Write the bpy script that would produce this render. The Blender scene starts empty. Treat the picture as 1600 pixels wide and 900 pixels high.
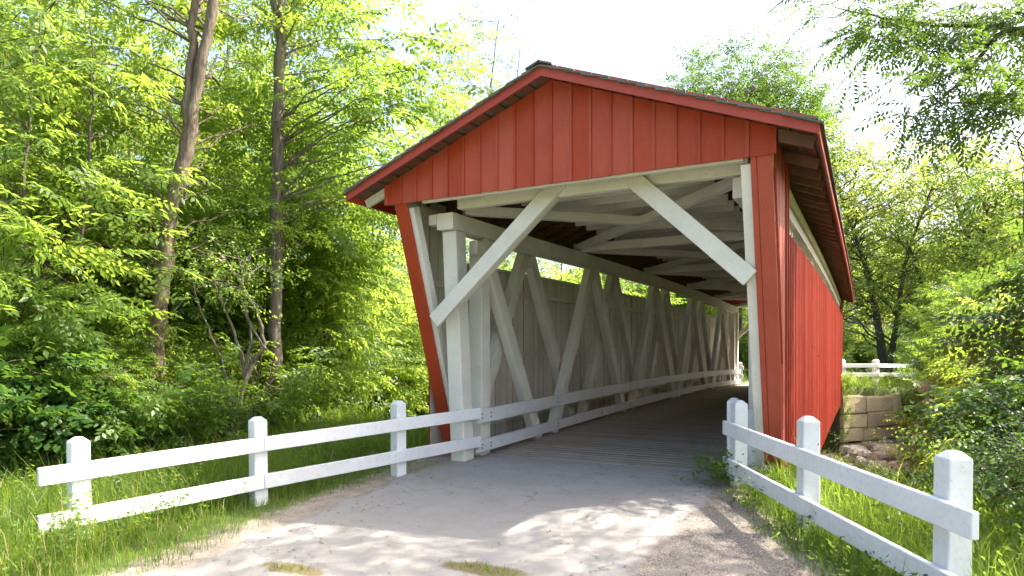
import bpy, math, random
import numpy as np
from mathutils import Vector, Matrix

# ------------------------------------------------------------------ camera, sky, sun, exposure
SC = bpy.context.scene
COL = SC.collection
FPX, VPX, HY, CH = 1035.0, 1350.0, 555.5, 1.7        # focal length in photo pixels, bridge vanishing point, horizon, eye height
TH = math.atan((VPX - 800) / FPX)
FW = (-math.sin(TH), math.cos(TH)); RT = (math.cos(TH), math.sin(TH))
cd = bpy.data.cameras.new('camera'); cam = bpy.data.objects.new('camera', cd); COL.objects.link(cam)
cd.sensor_width = 36; cd.lens = 36 * FPX / 1600; cd.shift_y = (HY - 450) / 1600
cd.clip_start = 0.05; cd.clip_end = 3000
cam.location = (0, 0, CH); cam.rotation_euler = (math.radians(90), 0, TH)
SC.camera = cam

SUN_AZ = math.radians(56.0)      # from the bridge axis (+Y) towards +X
SUN_EL = math.radians(50.5)
wd = bpy.data.worlds.new('World'); SC.world = wd; wd.use_nodes = True
wn = wd.node_tree; bg = wn.nodes['Background']
sky = wn.nodes.new('ShaderNodeTexSky'); sky.sky_type = 'NISHITA'; sky.sun_disc = False
sky.sun_elevation = SUN_EL; sky.sun_rotation = SUN_AZ
sky.air_density = 1.0; sky.dust_density = 6.0; sky.ozone_density = 1.0
wn.links.new(sky.outputs[0], bg.inputs[0]); bg.inputs[1].default_value = 0.15
sl = bpy.data.lights.new('sun', 'SUN'); sl.energy = 4.0; sl.angle = math.radians(0.5); sl.color = (1.0, 0.93, 0.82)
so = bpy.data.objects.new('sun', sl); COL.objects.link(so); so.location = (20, 30, 40)
sdir = Vector((math.cos(SUN_EL) * math.sin(SUN_AZ), math.cos(SUN_EL) * math.cos(SUN_AZ), math.sin(SUN_EL)))
so.rotation_euler = sdir.to_track_quat('Z', 'Y').to_euler()
vs = SC.view_settings; vs.view_transform = 'Standard'; vs.look = 'None'; vs.gamma = 1.0; vs.exposure = 2.0
vs.use_curve_mapping = False
cy = SC.cycles
cy.max_bounces = 8; cy.diffuse_bounces = 6; cy.glossy_bounces = 2; cy.transmission_bounces = 5; cy.transparent_max_bounces = 4
cy.caustics_reflective = False; cy.caustics_refractive = False; cy.use_denoising = True
cy.sample_clamp_indirect = 6.0

RNG = np.random.default_rng(11); random.seed(5)

def at(px, py, fw):
    l = (px - 800) / FPX * fw
    return Vector((l * RT[0] + fw * FW[0], l * RT[1] + fw * FW[1], CH - (py - HY) * fw / FPX))

def sstep(a, b, x):
    t = np.clip((np.asarray(x, float) - a) / (b - a), 0, 1); return t * t * (3 - 2 * t)

# ------------------------------------------------------------------ materials
def new_mat(name):
    m = bpy.data.materials.new(name); m.use_nodes = True
    nt = m.node_tree; nt.nodes.clear()
    return m, nt
def nd(nt, typ, ins=None, **props):
    n = nt.nodes.new(typ)
    for k, v in props.items(): setattr(n, k, v)
    for k, v in (ins or {}).items():
        s = n.inputs[k]
        if isinstance(v, bpy.types.NodeSocket): nt.links.new(v, s)
        else: s.default_value = v
    return n
def mixc(nt, fac, a, b, blend='MIX'):
    n = nt.nodes.new('ShaderNodeMix'); n.data_type = 'RGBA'; n.blend_type = blend
    for i, v in ((0, fac), (6, a), (7, b)):
        if isinstance(v, bpy.types.NodeSocket): nt.links.new(v, n.inputs[i])
        else: n.inputs[i].default_value = (tuple(v) + (1,))[:4] if i else v
    return n.outputs[2]
def ramp(nt, fac, lo, hi, a=0.0, b=1.0):
    n = nt.nodes.new('ShaderNodeMapRange'); n.clamp = True
    nt.links.new(fac, n.inputs[0])
    for i, v in zip((1, 2, 3, 4), (lo, hi, a, b)): n.inputs[i].default_value = v
    return n.outputs[0]
def math_(nt, op, a, b=0.0):
    n = nt.nodes.new('ShaderNodeMath'); n.operation = op
    for i, v in ((0, a), (1, b)):
        if isinstance(v, bpy.types.NodeSocket): nt.links.new(v, n.inputs[i])
        else: n.inputs[i].default_value = v
    return n.outputs[0]
def noise(nt, vec, scale, detail=4, rough=0.55):
    n = nd(nt, 'ShaderNodeTexNoise', {'Scale': scale, 'Detail': detail, 'Roughness': rough})
    nt.links.new(vec, n.inputs['Vector']); return n.outputs[0]
def scaled(nt, vec, s):
    n = nt.nodes.new('ShaderNodeVectorMath'); n.operation = 'MULTIPLY'
    nt.links.new(vec, n.inputs[0]); n.inputs[1].default_value = s; return n.outputs[0]
def obj_vec(nt):
    tc = nt.nodes.new('ShaderNodeTexCoord'); oi = nt.nodes.new('ShaderNodeObjectInfo')
    k = math_(nt, 'MULTIPLY', oi.outputs['Random'], 73.0)
    n = nt.nodes.new('ShaderNodeVectorMath'); n.operation = 'ADD'
    nt.links.new(tc.outputs['Object'], n.inputs[0]); nt.links.new(k, n.inputs[1])
    return n.outputs[0], oi.outputs['Random']
def world_vec(nt):
    return nt.nodes.new('ShaderNodeNewGeometry').outputs['Position']
def finish(nt, col, rough, bump=None, strength=0.3, dist=0.01, spec=0.3):
    p = nd(nt, 'ShaderNodeBsdfPrincipled', {'Roughness': rough, 'Specular IOR Level': spec})
    if isinstance(col, bpy.types.NodeSocket): nt.links.new(col, p.inputs['Base Color'])
    else: p.inputs['Base Color'].default_value = tuple(col) + (1,)
    if bump is not None:
        b = nd(nt, 'ShaderNodeBump', {'Strength': strength, 'Distance': dist, 'Height': bump})
        nt.links.new(b.outputs[0], p.inputs['Normal'])
    o = nt.nodes.new('ShaderNodeOutputMaterial'); nt.links.new(p.outputs[0], o.inputs[0])
    return p

def paint(name, col, worn, worn_at=(0.60, 0.72), var=0.10, rough=0.55, grain=(6, 6, 1.0), streak=0.25, vary=(0.90, 1.06)):
    m, nt = new_mat(name); v, rnd = obj_vec(nt)
    a = noise(nt, v, 2.2, 5); g = noise(nt, scaled(nt, v, grain), 9, 6, 0.6); fine = noise(nt, v, 55, 3)
    c = mixc(nt, ramp(nt, a, 0.3, 0.7), tuple(x * (1 - var) for x in col), tuple(min(1, x * (1 + var * .6)) for x in col))
    c = mixc(nt, math_(nt, 'MULTIPLY', ramp(nt, g, 0.45, 0.75), streak), c, tuple(x * 0.62 for x in col))
    c = mixc(nt, math_(nt, 'MULTIPLY', ramp(nt, math_(nt, 'ADD', math_(nt, 'MULTIPLY', g, .55), math_(nt, 'MULTIPLY', fine, .45)), *worn_at), 0.75), c, worn)
    hs = nd(nt, 'ShaderNodeHueSaturation', {'Color': c, 'Value': ramp(nt, rnd, 0, 1, *vary), 'Saturation': ramp(nt, rnd, 0, 1, 1.04, 0.96)})
    h = math_(nt, 'ADD', math_(nt, 'MULTIPLY', g, 1.0), math_(nt, 'MULTIPLY', fine, .35))
    finish(nt, hs.outputs[0], ramp(nt, g, .3, .7, rough - .08, rough + .12), h, .35, .006)
    return m

M = {}
M['white'] = paint('white_paint', (0.77, 0.77, 0.76), (0.36, 0.35, 0.27), (0.58, 0.74), .08, .5, (2, 2, 2), .24)
M['trusswhite'] = paint('aged_white_paint', (0.76, 0.72, 0.635), (0.38, 0.32, 0.24), (0.57, 0.74), .10, .6, (5, 5, 5), .24)
M['red'] = paint('barn_red_paint', (0.43, 0.066, 0.029), (0.24, 0.08, 0.05), (0.58, 0.76), .12, .5, (6, 6, 0.5), .30, (.93, 1.05))
M['redside'] = paint('weathered_red_paint', (0.42, 0.070, 0.040), (0.22, 0.085, 0.06), (0.53, 0.72), .16, .55, (4, 4, 0.35), .50, (.74, 1.12))
M['redtrim'] = paint('red_trim_paint', (0.41, 0.060, 0.036), (0.22, 0.07, 0.05), (0.62, 0.78), .10, .45, (5, 5, 5), .18)
M['eave'] = paint('brown_eave_wood', (0.17, 0.085, 0.055), (0.07, 0.045, 0.035), (0.52, 0.70), .2, .7, (5, 1, 5), .4)
M['deck'] = paint('worn_deck_wood', (0.35, 0.30, 0.245), (0.17, 0.14, 0.11), (0.54, 0.72), .18, .75, (0.8, 8, 8), .5)
M['shingle'] = paint('grey_shingle', (0.17, 0.15, 0.13), (0.08, 0.07, 0.06), (0.5, 0.7), .25, .8, (6, 2, 6), .4)
M['bolt'] = paint('rusty_bolt', (0.12, 0.09, 0.075), (0.2, 0.09, 0.04), (0.5, 0.7), .2, .6)

def stone_mat(name, c1, c2, c3):
    m, nt = new_mat(name); v, rnd = obj_vec(nt)
    a = noise(nt, v, 1.6, 6); b = noise(nt, v, 9, 6); c = noise(nt, v, 45, 4)
    col = mixc(nt, ramp(nt, a, .35, .65), c1, c2)
    col = mixc(nt, ramp(nt, b, .55, .8, 0, .8), col, c3)
    hs = nd(nt, 'ShaderNodeHueSaturation', {'Color': col, 'Value': ramp(nt, rnd, 0, 1, .72, 1.15), 'Hue': ramp(nt, rnd, 0, 1, .49, .515)})
    finish(nt, hs.outputs[0], .85, math_(nt, 'ADD', b, math_(nt, 'MULTIPLY', c, .4)), .6, .04)
    return m
M['stone'] = stone_mat('sandstone', (0.60, 0.47, 0.31), (0.52, 0.41, 0.29), (0.27, 0.21, 0.14))
M['rock'] = stone_mat('creek_rock', (0.42, 0.37, 0.315), (0.34, 0.31, 0.27), (0.18, 0.16, 0.13))
M['mortar'] = stone_mat('mortar', (0.16, 0.14, 0.11), (0.12, 0.10, 0.08), (0.06, 0.055, 0.045))

def bark_mat(name, c1, c2):
    m, nt = new_mat(name); v, rnd = obj_vec(nt)
    g = noise(nt, scaled(nt, v, (1, 1, .16)), 22, 6, .65); a = noise(nt, v, 2.0, 4)
    col = mixc(nt, ramp(nt, g, .35, .68), c1, c2)
    col = mixc(nt, ramp(nt, a, .5, .75, 0, .5), col, (0.13, 0.14, 0.075))
    finish(nt, col, .85, g, .8, .03)
    return m
M['bark'] = bark_mat('brown_bark', (0.055, 0.040, 0.03), (0.19, 0.145, 0.105))
M['barkgrey'] = bark_mat('grey_bark', (0.065, 0.055, 0.042), (0.20, 0.17, 0.135))
M['barkdark'] = bark_mat('dark_bark', (0.04, 0.03, 0.024), (0.13, 0.10, 0.08))

def leaf_mat(name, dk, lt, trans, tfac=0.5, gloss=.35):
    m, nt = new_mat(name)
    at_ = nt.nodes.new('ShaderNodeAttribute'); at_.attribute_name = 'tint'
    f = at_.outputs['Fac']
    oi = nt.nodes.new('ShaderNodeObjectInfo')
    c = mixc(nt, f, dk, lt)
    t = mixc(nt, f, tuple(x * .62 for x in trans), trans)
    val = ramp(nt, oi.outputs['Random'], 0, 1, .85, 1.12); hue = ramp(nt, oi.outputs['Random'], 0, 1, .508, .490)
    c = nd(nt, 'ShaderNodeHueSaturation', {'Color': c, 'Value': val, 'Hue': hue}).outputs[0]
    t = nd(nt, 'ShaderNodeHueSaturation', {'Color': t, 'Value': val, 'Hue': hue}).outputs[0]
    p = nd(nt, 'ShaderNodeBsdfPrincipled', {'Base Color': c, 'Roughness': .42, 'Specular IOR Level': gloss})
    tr = nd(nt, 'ShaderNodeBsdfTranslucent', {'Color': t})
    mx = nd(nt, 'ShaderNodeMixShader', {0: tfac, 1: p.outputs[0], 2: tr.outputs[0]})
    o = nt.nodes.new('ShaderNodeOutputMaterial'); nt.links.new(mx.outputs[0], o.inputs[0])
    return m
M['leaf'] = leaf_mat('spring_leaf', (0.055, 0.115, 0.020), (0.12, 0.19, 0.035), (0.43, 0.60, 0.075), .55)
M['leafdark'] = leaf_mat('deep_green_leaf', (0.030, 0.080, 0.018), (0.070, 0.14, 0.028), (0.22, 0.37, 0.045), .46, .2)
M['leafblue'] = leaf_mat('cool_green_leaf', (0.040, 0.090, 0.025), (0.085, 0.15, 0.035), (0.24, 0.40, 0.055), .45)
M['leafpale'] = leaf_mat('pale_leaf', (0.10, 0.16, 0.035), (0.17, 0.22, 0.055), (0.55, 0.68, 0.11), .58)
M['grassblade'] = leaf_mat('grass_blade', (0.06, 0.13, 0.018), (0.14, 0.20, 0.035), (0.42, 0.60, 0.065), .5)

def ground_mat():
    m, nt = new_mat('ground_soil'); v = world_vec(nt)
    at_ = nt.nodes.new('ShaderNodeAttribute'); at_.attribute_name = 'dirt'
    a = noise(nt, v, .8, 6); b = noise(nt, v, 6, 6); c = noise(nt, v, 60, 4)
    grass = mixc(nt, ramp(nt, a, .35, .65), (0.060, 0.10, 0.020), (0.10, 0.14, 0.035))
    grass = mixc(nt, ramp(nt, b, .5, .72, 0, .7), grass, (0.085, 0.066, 0.042))
    dirt = mixc(nt, ramp(nt, b, .35, .65), (0.24, 0.20, 0.155), (0.33, 0.285, 0.235))
    dirt = mixc(nt, ramp(nt, c, .5, .7, 0, .6), dirt, (0.15, 0.125, 0.10))
    d = ramp(nt, math_(nt, 'ADD', at_.outputs['Fac'], math_(nt, 'MULTIPLY', math_(nt, 'SUBTRACT', b, .5), .9)), .35, .65)
    finish(nt, mixc(nt, d, grass, dirt), .95, math_(nt, 'ADD', b, math_(nt, 'MULTIPLY', c, .5)), .6, .03)
    return m
M['ground'] = ground_mat()

def road_mat():
    m, nt = new_mat('worn_road'); v = world_vec(nt)
    at_ = nt.nodes.new('ShaderNodeAttribute'); at_.attribute_name = 'shoulder'
    ap = nt.nodes.new('ShaderNodeAttribute'); ap.attribute_name = 'patch'
    a = noise(nt, v, .7, 6); b = noise(nt, v, 5, 7, .6); c = noise(nt, v, 95, 5, .75)
    d = nd(nt, 'ShaderNodeTexVoronoi', {'Scale': 45.0}); nt.links.new(v, d.inputs['Vector'])
    col = mixc(nt, ramp(nt, a, .3, .7), (0.265, 0.250, 0.232), (0.33, 0.315, 0.295))
    col = mixc(nt, ramp(nt, b, .48, .72, 0, .55), col, (0.235, 0.21, 0.185))
    col = mixc(nt, ramp(nt, c, .52, .66, 0, .5), col, (0.16, 0.147, 0.135))
    col = mixc(nt, ramp(nt, c, .46, .34, 0, .5), col, (0.42, 0.40, 0.37))
    # hairline cracks
    w = nd(nt, 'ShaderNodeTexVoronoi', {'Scale': .75}, feature='DISTANCE_TO_EDGE')
    wv = nt.nodes.new('ShaderNodeVectorMath'); wv.operation = 'ADD'
    nn = nd(nt, 'ShaderNodeTexNoise', {'Scale': 2.5, 'Detail': 5.0}); nt.links.new(v, nn.inputs['Vector'])
    sc = scaled(nt, nn.outputs[1], (.8, .8, .8)); nt.links.new(v, wv.inputs[0]); nt.links.new(sc, wv.inputs[1]); nt.links.new(wv.outputs[0], w.inputs['Vector'])
    cr = math_(nt, 'MULTIPLY', ramp(nt, w.outputs['Distance'], 0, .012, 1, 0), ramp(nt, a, .45, .62))
    col = mixc(nt, math_(nt, 'MULTIPLY', cr, .7), col, (0.09, 0.08, 0.07))
    grav = mixc(nt, ramp(nt, d.outputs['Distance'], .1, .6), (0.34, 0.30, 0.265), (0.12, 0.105, 0.09))
    grav = mixc(nt, ramp(nt, b, .4, .65, 0, .7), grav, (0.235, 0.205, 0.175))
    s = ramp(nt, math_(nt, 'ADD', at_.outputs['Fac'], math_(nt, 'MULTIPLY', math_(nt, 'SUBTRACT', b, .5), .8)), .38, .62)
    col = mixc(nt, s, col, grav)
    soil = mixc(nt, ramp(nt, c, .4, .6), (0.22, 0.16, 0.10), (0.12, 0.12, 0.045))
    s2 = ramp(nt, math_(nt, 'ADD', ap.outputs['Fac'], math_(nt, 'MULTIPLY', math_(nt, 'SUBTRACT', b, .5), 1.0)), .45, .7)
    col = mixc(nt, s2, col, soil)
    h = math_(nt, 'SUBTRACT', math_(nt, 'ADD', math_(nt, 'MULTIPLY', b, .6), math_(nt, 'MULTIPLY', c, .6)), math_(nt, 'MULTIPLY', cr, .8))
    finish(nt, col, .9, h, .55, .015)
    return m
M['road'] = road_mat()

# ------------------------------------------------------------------ object helpers
def tag(o, label, cat, group=None, kind=None):
    if label: o['label'] = label
    if cat: o['category'] = cat
    if group: o['group'] = group
    if kind: o['kind'] = kind
    return o
def empty(name, loc=(0, 0, 0), rz=0.0):
    o = bpy.data.objects.new(name, None); COL.objects.link(o); o.location = loc; o.rotation_euler = (0, 0, rz); o.empty_display_size = .2
    return o
def link(name, me, parent=None, mat4=None):
    o = bpy.data.objects.new(name, me); COL.objects.link(o)
    if parent is not None: o.parent = parent
    if mat4 is not None: o.matrix_local = mat4
    return o
def mesh_py(name, v, f, mats, mi=None, smooth=False):
    me = bpy.data.meshes.new(name); me.from_pydata([tuple(p) for p in v], [], f)
    for m in (mats if isinstance(mats, (list, tuple)) else [mats]): me.materials.append(m)
    if mi is not None: me.polygons.foreach_set('material_index', mi)
    if smooth: me.polygons.foreach_set('use_smooth', [True] * len(me.polygons))
    me.update(); return me

_BOX = {}
def box_mesh(dx, dy, dz, mat, b=0.006):
    key = (round(dx, 3), round(dy, 3), round(dz, 3), mat.name, b)
    if key in _BOX: return _BOX[key]
    h = np.array([dx, dy, dz]) / 2; b = min(b, h.min() * .45)
    vs_, idx = [], {}
    for sx in (-1, 1):
        for sy in (-1, 1):
            for sz in (-1, 1):
                s = (sx, sy, sz)
                for ax in range(3):
                    p = [s[i] * (h[i] - (0 if i == ax else b)) for i in range(3)]
                    idx[(s, ax)] = len(vs_); vs_.append(p)
    fs = []
    def S(ax, v, o1, a, o2, c):
        r = [0, 0, 0]; r[ax] = v; r[o1] = a; r[o2] = c; return tuple(r)
    for ax in range(3):
        o1, o2 = [i for i in range(3) if i != ax]
        for v in (-1, 1):
            fs.append([idx[(S(ax, v, o1, a, o2, c), ax)] for a, c in ((-1, -1), (1, -1), (1, 1), (-1, 1))])
    for ax in range(3):
        o1, o2 = [i for i in range(3) if i != ax]
        for a in (-1, 1):
            for c in (-1, 1):
                s0, s1 = S(ax, -1, o1, a, o2, c), S(ax, 1, o1, a, o2, c)
                fs.append([idx[(s0, o1)], idx[(s1, o1)], idx[(s1, o2)], idx[(s0, o2)]])
    for sx in (-1, 1):
        for sy in (-1, 1):
            for sz in (-1, 1):
                fs.append([idx[((sx, sy, sz), ax)] for ax in range(3)])
    V = np.array(vs_); out = []
    for f in fs:
        P = V[f]; n = np.cross(P[1] - P[0], P[2] - P[0])
        out.append(f if np.dot(n, P.mean(0)) > 0 else f[::-1])
    me = mesh_py('block', vs_, out, mat); _BOX[key] = me; return me
def box(name, x0, x1, y0, y1, z0, z1, mat, parent, b=.006):
    o = link(name, box_mesh(x1 - x0, y1 - y0, z1 - z0, mat, b), parent)
    o.location = ((x0 + x1) / 2, (y0 + y1) / 2, (z0 + z1) / 2); return o
def beam(name, p0, p1, w, h, mat, parent, up=(0, 0, 1), b=.006):
    """bevelled timber from p0 to p1; w across, h along 'up'"""
    p0, p1 = Vector(p0), Vector(p1); y = (p1 - p0); L = y.length; y.normalize()
    x = y.cross(Vector(up)).normalized(); z = x.cross(y)
    o = link(name, box_mesh(w, L, h, mat, b), parent)
    m = Matrix((x, y, z)).transposed().to_4x4(); m.translation = (p0 + p1) / 2
    o.matrix_local = m; return o
def prism(name, poly, ax, lo, hi, mats, parent, inner=None):
    """polygon (list of 2D) extruded along axis ax between lo and hi; cap at 'inner' side gets material 1"""
    n = len(poly); o = [i for i in range(3) if i != ax]
    v = []
    for t in (lo, hi):
        for p in poly:
            r = [0, 0, 0]; r[ax] = t; r[o[0]] = p[0]; r[o[1]] = p[1]; v.append(r)
    f = [list(range(n)), list(range(n, 2 * n))] + [[i, (i + 1) % n, n + (i + 1) % n, n + i] for i in range(n)]
    V = np.array(v); c = V.mean(0); ff = []
    for q in f:
        P = V[q]; nn = np.cross(P[1] - P[0], P[2] - P[0]); ff.append(q if np.dot(nn, P.mean(0) - c) > 0 else q[::-1])
    mi = [0] * (n + 2)
    if inner is not None: mi[0 if inner == lo else 1] = 1
    loc = c.copy()
    me = mesh_py(name, V - loc, ff, mats, mi)
    ob = link(name, me, parent); ob.location = loc; return ob

def fast_mesh(name, verts, tris, mat, tint=None, smooth=False):
    me = bpy.data.meshes.new(name)
    nv, nt_ = len(verts), len(tris)
    me.vertices.add(nv); me.vertices.foreach_set('co', np.ascontiguousarray(verts, np.float32).ravel())
    me.loops.add(nt_ * 3); me.loops.foreach_set('vertex_index', np.ascontiguousarray(tris, np.int32).ravel())
    me.polygons.add(nt_); me.polygons.foreach_set('loop_start', np.arange(0, nt_ * 3, 3, dtype=np.int32))
    if smooth: me.polygons.foreach_set('use_smooth', np.ones(nt_, bool))
    me.materials.append(mat)
    if tint is not None:
        a = me.attributes.new('tint', 'FLOAT', 'POINT'); a.data.foreach_set('value', np.ascontiguousarray(tint, np.float32))
    me.update(calc_edges=True); me.validate(); return me

# ------------------------------------------------------------------ ground
def camber(y):
    return 0.26 * (1 - ((y - 27.0) / 17.2) ** 2) if 9.8 < y < 36.2 else (0.0 if y <= 9.8 else 0.19)
LEFT_E = np.array([(-40, -6.5), (-6, -5.9), (0, -5.6), (3.07, -5.61), (4.4, -5.72), (5.4, -5.85), (7.7, -6.15), (9.7, -6.3), (10.3, -6.4)])
RIGHT_E = np.array([(-40, 6.0), (-6, 2.2), (0, 1.3), (3.5, .55), (5.9, -.27), (6.9, -.83), (8.15, -1.36), (9.2, -1.75), (10.3, -1.6)])
def road_l(y): return np.interp(y, LEFT_E[:, 0], LEFT_E[:, 1])
def road_r(y): return np.interp(y, RIGHT_E[:, 0], RIGHT_E[:, 1])
def wob(x, y, k=1.0):
    return (np.sin(x * 1.3 * k + 1.7 * np.sin(y * .7 * k)) + np.sin(y * 1.9 * k + 2.1 * np.sin(x * .9 * k + 1.0))) * .5
def gz0(x, y):
    x = np.asarray(x, float); y = np.asarray(y, float)
    near = -0.045 * np.clip(9.5 - y, 0, 6.5)
    sh = .75 * np.clip(-8 - x, 0, 60) - .25 * np.clip(x - 3, 0, 30)
    d = y - sh
    rise = 1 - sstep(1.7, 3.4, x)
    fa = np.clip(33.5 + 1.376 * (x + .85), 35.1, 37.0) * rise + 31.5 * (1 - rise)
    bank = sstep(10.3, 14.5, d) * (1 - sstep(fa, fa + 1.2 + 3 * (1 - rise), d))
    far = .15 * sstep(30, 37, d)
    base = near + far + .06 * wob(x, y, .6) * sstep(1.0, 4.0, np.abs(x + 3.7) - 2.0)
    drop = sstep(1.6, 4.5, x - .45 * np.clip(6 - y, 0, 6)) * .5 * (1 - sstep(14, 30, y))
    return base - 2.75 * bank - drop * (1 - bank) - 0.05 * bank * wob(x, y, 1.5)
def gz(x, y): return float(gz0(x, y))

def axis(lo, a, b, hi, fine, n):
    return np.unique(np.concatenate([-np.geomspace(1, 1 + a - lo, n)[::-1] + 1 + a, np.arange(a, b, fine), np.geomspace(1, 1 + hi - b, n) - 1 + b]))
gx = axis(-700, -26, 16, 700, .35, 34); gy = axis(-300, -4, 46, 900, .35, 34)
X, Y = np.meshgrid(gx, gy); Z = gz0(X, Y)
inroad = sstep(-.1, .35, X - road_l(Y)) * sstep(-.1, .35, road_r(Y) - X) * (Y < 10.6)
Z = Z - .045 * inroad
nx, ny = len(gx), len(gy)
V = np.stack([X.ravel(), Y.ravel(), Z.ravel()], 1)
ii = (np.arange(ny - 1)[:, None] * nx + np.arange(nx - 1)[None, :]).ravel()
T = np.concatenate([np.stack([ii, ii + 1, ii + nx + 1], 1), np.stack([ii, ii + nx + 1, ii + nx], 1)])
me = fast_mesh('ground', V, T, M['ground'], smooth=True)
dl = np.abs(X - road_l(Y)) ; dr = np.abs(X - road_r(Y))
dirt = np.clip(1.0 - np.minimum(dl / .75, dr / .6), 0, 1) * (Y < 10.6) + inroad
bed = sstep(-1.6, -2.4, Z) if False else np.clip((-1.7 - Z) / .7, 0, 1) * .55
a = me.attributes.new('dirt', 'FLOAT', 'POINT'); a.data.foreach_set('value', np.clip(dirt + bed, 0, 1).astype(np.float32).ravel())
tag(link('ground', me), None, None, kind='structure')

def road_sheet(name, ys, lf, rf, zf, ncol, flags=True):
    rows = []; sh = []; pt = []
    u = np.linspace(0, 1, ncol)
    for y in ys:
        l = lf(y) + .10 * wob(3.1, y, 2.3) + .05 * wob(1.0, y, 6.0); r = rf(y) + .10 * wob(7.7, y, 2.1) + .05 * wob(2.0, y, 5.0)
        x = l + (r - l) * u
        z = zf(x, y) + .004 - .05 * (np.clip(1 - u / .04, 0, 1) + np.clip(1 - (1 - u) / .04, 0, 1))
        rows.append(np.stack([x, np.full(ncol, y), z], 1))
        pav = np.interp(y, [-10, 3, 6.3, 10.2], [-1.2, -1.7, -1.85, -1.55])
        sh.append(np.clip((x - pav) / .5 + .5, 0, 1) * .9 + .6 * np.clip(1 - (x - l) / .35, 0, 1))
        p = np.zeros(ncol)
        for cx, cy_, rx, ry in ((-4.55, 4.35, .45, .16), (-2.95, 5.05, .62, .20), (-3.15, 4.1, .2, .1)):
            p = np.maximum(p, np.clip(1.3 - np.hypot((x - cx) / rx, (y - cy_) / ry), 0, 1))
        pt.append(p)
    V = np.concatenate(rows); n = ncol; k = len(ys)
    ii = (np.arange(k - 1)[:, None] * n + np.arange(n - 1)[None, :]).ravel()
    T = np.concatenate([np.stack([ii, ii + 1, ii + n + 1], 1), np.stack([ii, ii + n + 1, ii + n], 1)])
    me = fast_mesh(name, V, T, M['road'], smooth=True)
    for nm, arr in (('shoulder', sh), ('patch', pt)):
        a = me.attributes.new(nm, 'FLOAT', 'POINT'); a.data.foreach_set('value', (np.concatenate(arr) * (1 if flags else 0)).astype(np.float32))
    return tag(link(name, me), None, None, kind='structure')
road_sheet('road', np.concatenate([np.arange(-30, 1, 1.0), np.arange(1, 9.95, .08), [9.97]]), road_l, road_r, lambda x, y: gz0(np.full_like(x, -3.7), y) + 0 * x, 70)
road_sheet('road', np.arange(35.6, 90, 1.0), lambda y: -6.0 - .0035 * (y - 35.6) ** 2, lambda y: -1.5 - .0035 * (y - 35.6) ** 2, lambda x, y: np.maximum(gz0(x, np.full_like(x, max(y, 37.5))), .15) + .03, 12, False)

# ------------------------------------------------------------------ covered bridge
XL, XR = -6.57, -0.93; CX = (XL + XR) / 2; YN, YF = 9.65, 34.75; LEAN = 1.40; ZT = 4.05
EAVE = 3.30; PITCH = .386
def zr(x): return 5.45 - PITCH * abs(x - CX)             # underside of the roof boards
def slant_n(z): return YN - LEAN * z / ZT
def slant_f(z): return YF + LEAN * z / ZT
BR = empty('covered_bridge', (CX, 9.65, 0))
tag(BR, 'red board-sided covered bridge with white timber trusses and slanted portal', 'covered bridge')
BI = Matrix.Translation((-CX, -9.65, 0))
class _P: pass
def B_(o):            # world coordinates -> child of the bridge empty
    o.location = o.location - Vector((CX, 9.65, 0)); return o
def bbox(name, *a, **k): return B_(box(name, *a, parent=BR, **k))
def bbeam(name, p0, p1, w, h, mat, **k):
    return B_(beam(name, p0, p1, w, h, mat, BR, **k))
def bprism(name, poly, ax, lo, hi, mats, inner=None): return B_(prism(name, poly, ax, lo, hi, mats, BR, inner))
def cbeam(name, y0, y1, sec, mat, n=10):
    """long timber with cross-section polygon sec [(x,z)], following the camber of the bridge"""
    k = len(sec); ys = np.linspace(y0, y1, n + 1); v = []
    for y in ys:
        c = camber(y)
        for x, z in sec: v.append((x - CX, y - 9.65, z + c))
    f = []
    for i in range(n):
        for j in range(k):
            a, b = i * k + j, i * k + (j + 1) % k; f.append((a, b, b + k, a + k))
    f.append(tuple(range(k))[::-1]); f.append(tuple(range(n * k, n * k + k)))
    ar = sum(sec[j][0] * sec[(j + 1) % k][1] - sec[(j + 1) % k][0] * sec[j][1] for j in range(k))
    if ar > 0: f = [q[::-1] for q in f]
    me = mesh_py(name, v, f, mat); return link(name, me, BR)
def rect(x0, x1, z0, z1): return [(x0, z0), (x1, z0), (x1, z1), (x0, z1)]

# deck planks and sills
for i in range(124):
    y = 10.02 + i * .202
    z = camber(y + .1) + random.uniform(-.0015, .0015)
    bbox('deck_plank', -6.3 + random.uniform(-.01, .01), -1.2, y, y + .197, z - .07, z, mat=M['deck'], b=.004)
bbox('deck_header', -6.3, -1.3, 9.86, 10.01, -.2, .012, mat=M['deck'], b=.02)
bbox('deck_header', -6.3, -1.3, 35.08, 35.3, -.2, .2, mat=M['deck'], b=.02)
for x0, x1 in ((-6.15, -5.72), (-1.75, -1.34)):
    cbeam('bottom_chord', 10.03, 35.0, rect(x0, x1, -.42, -.075), M['trusswhite'])

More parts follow.
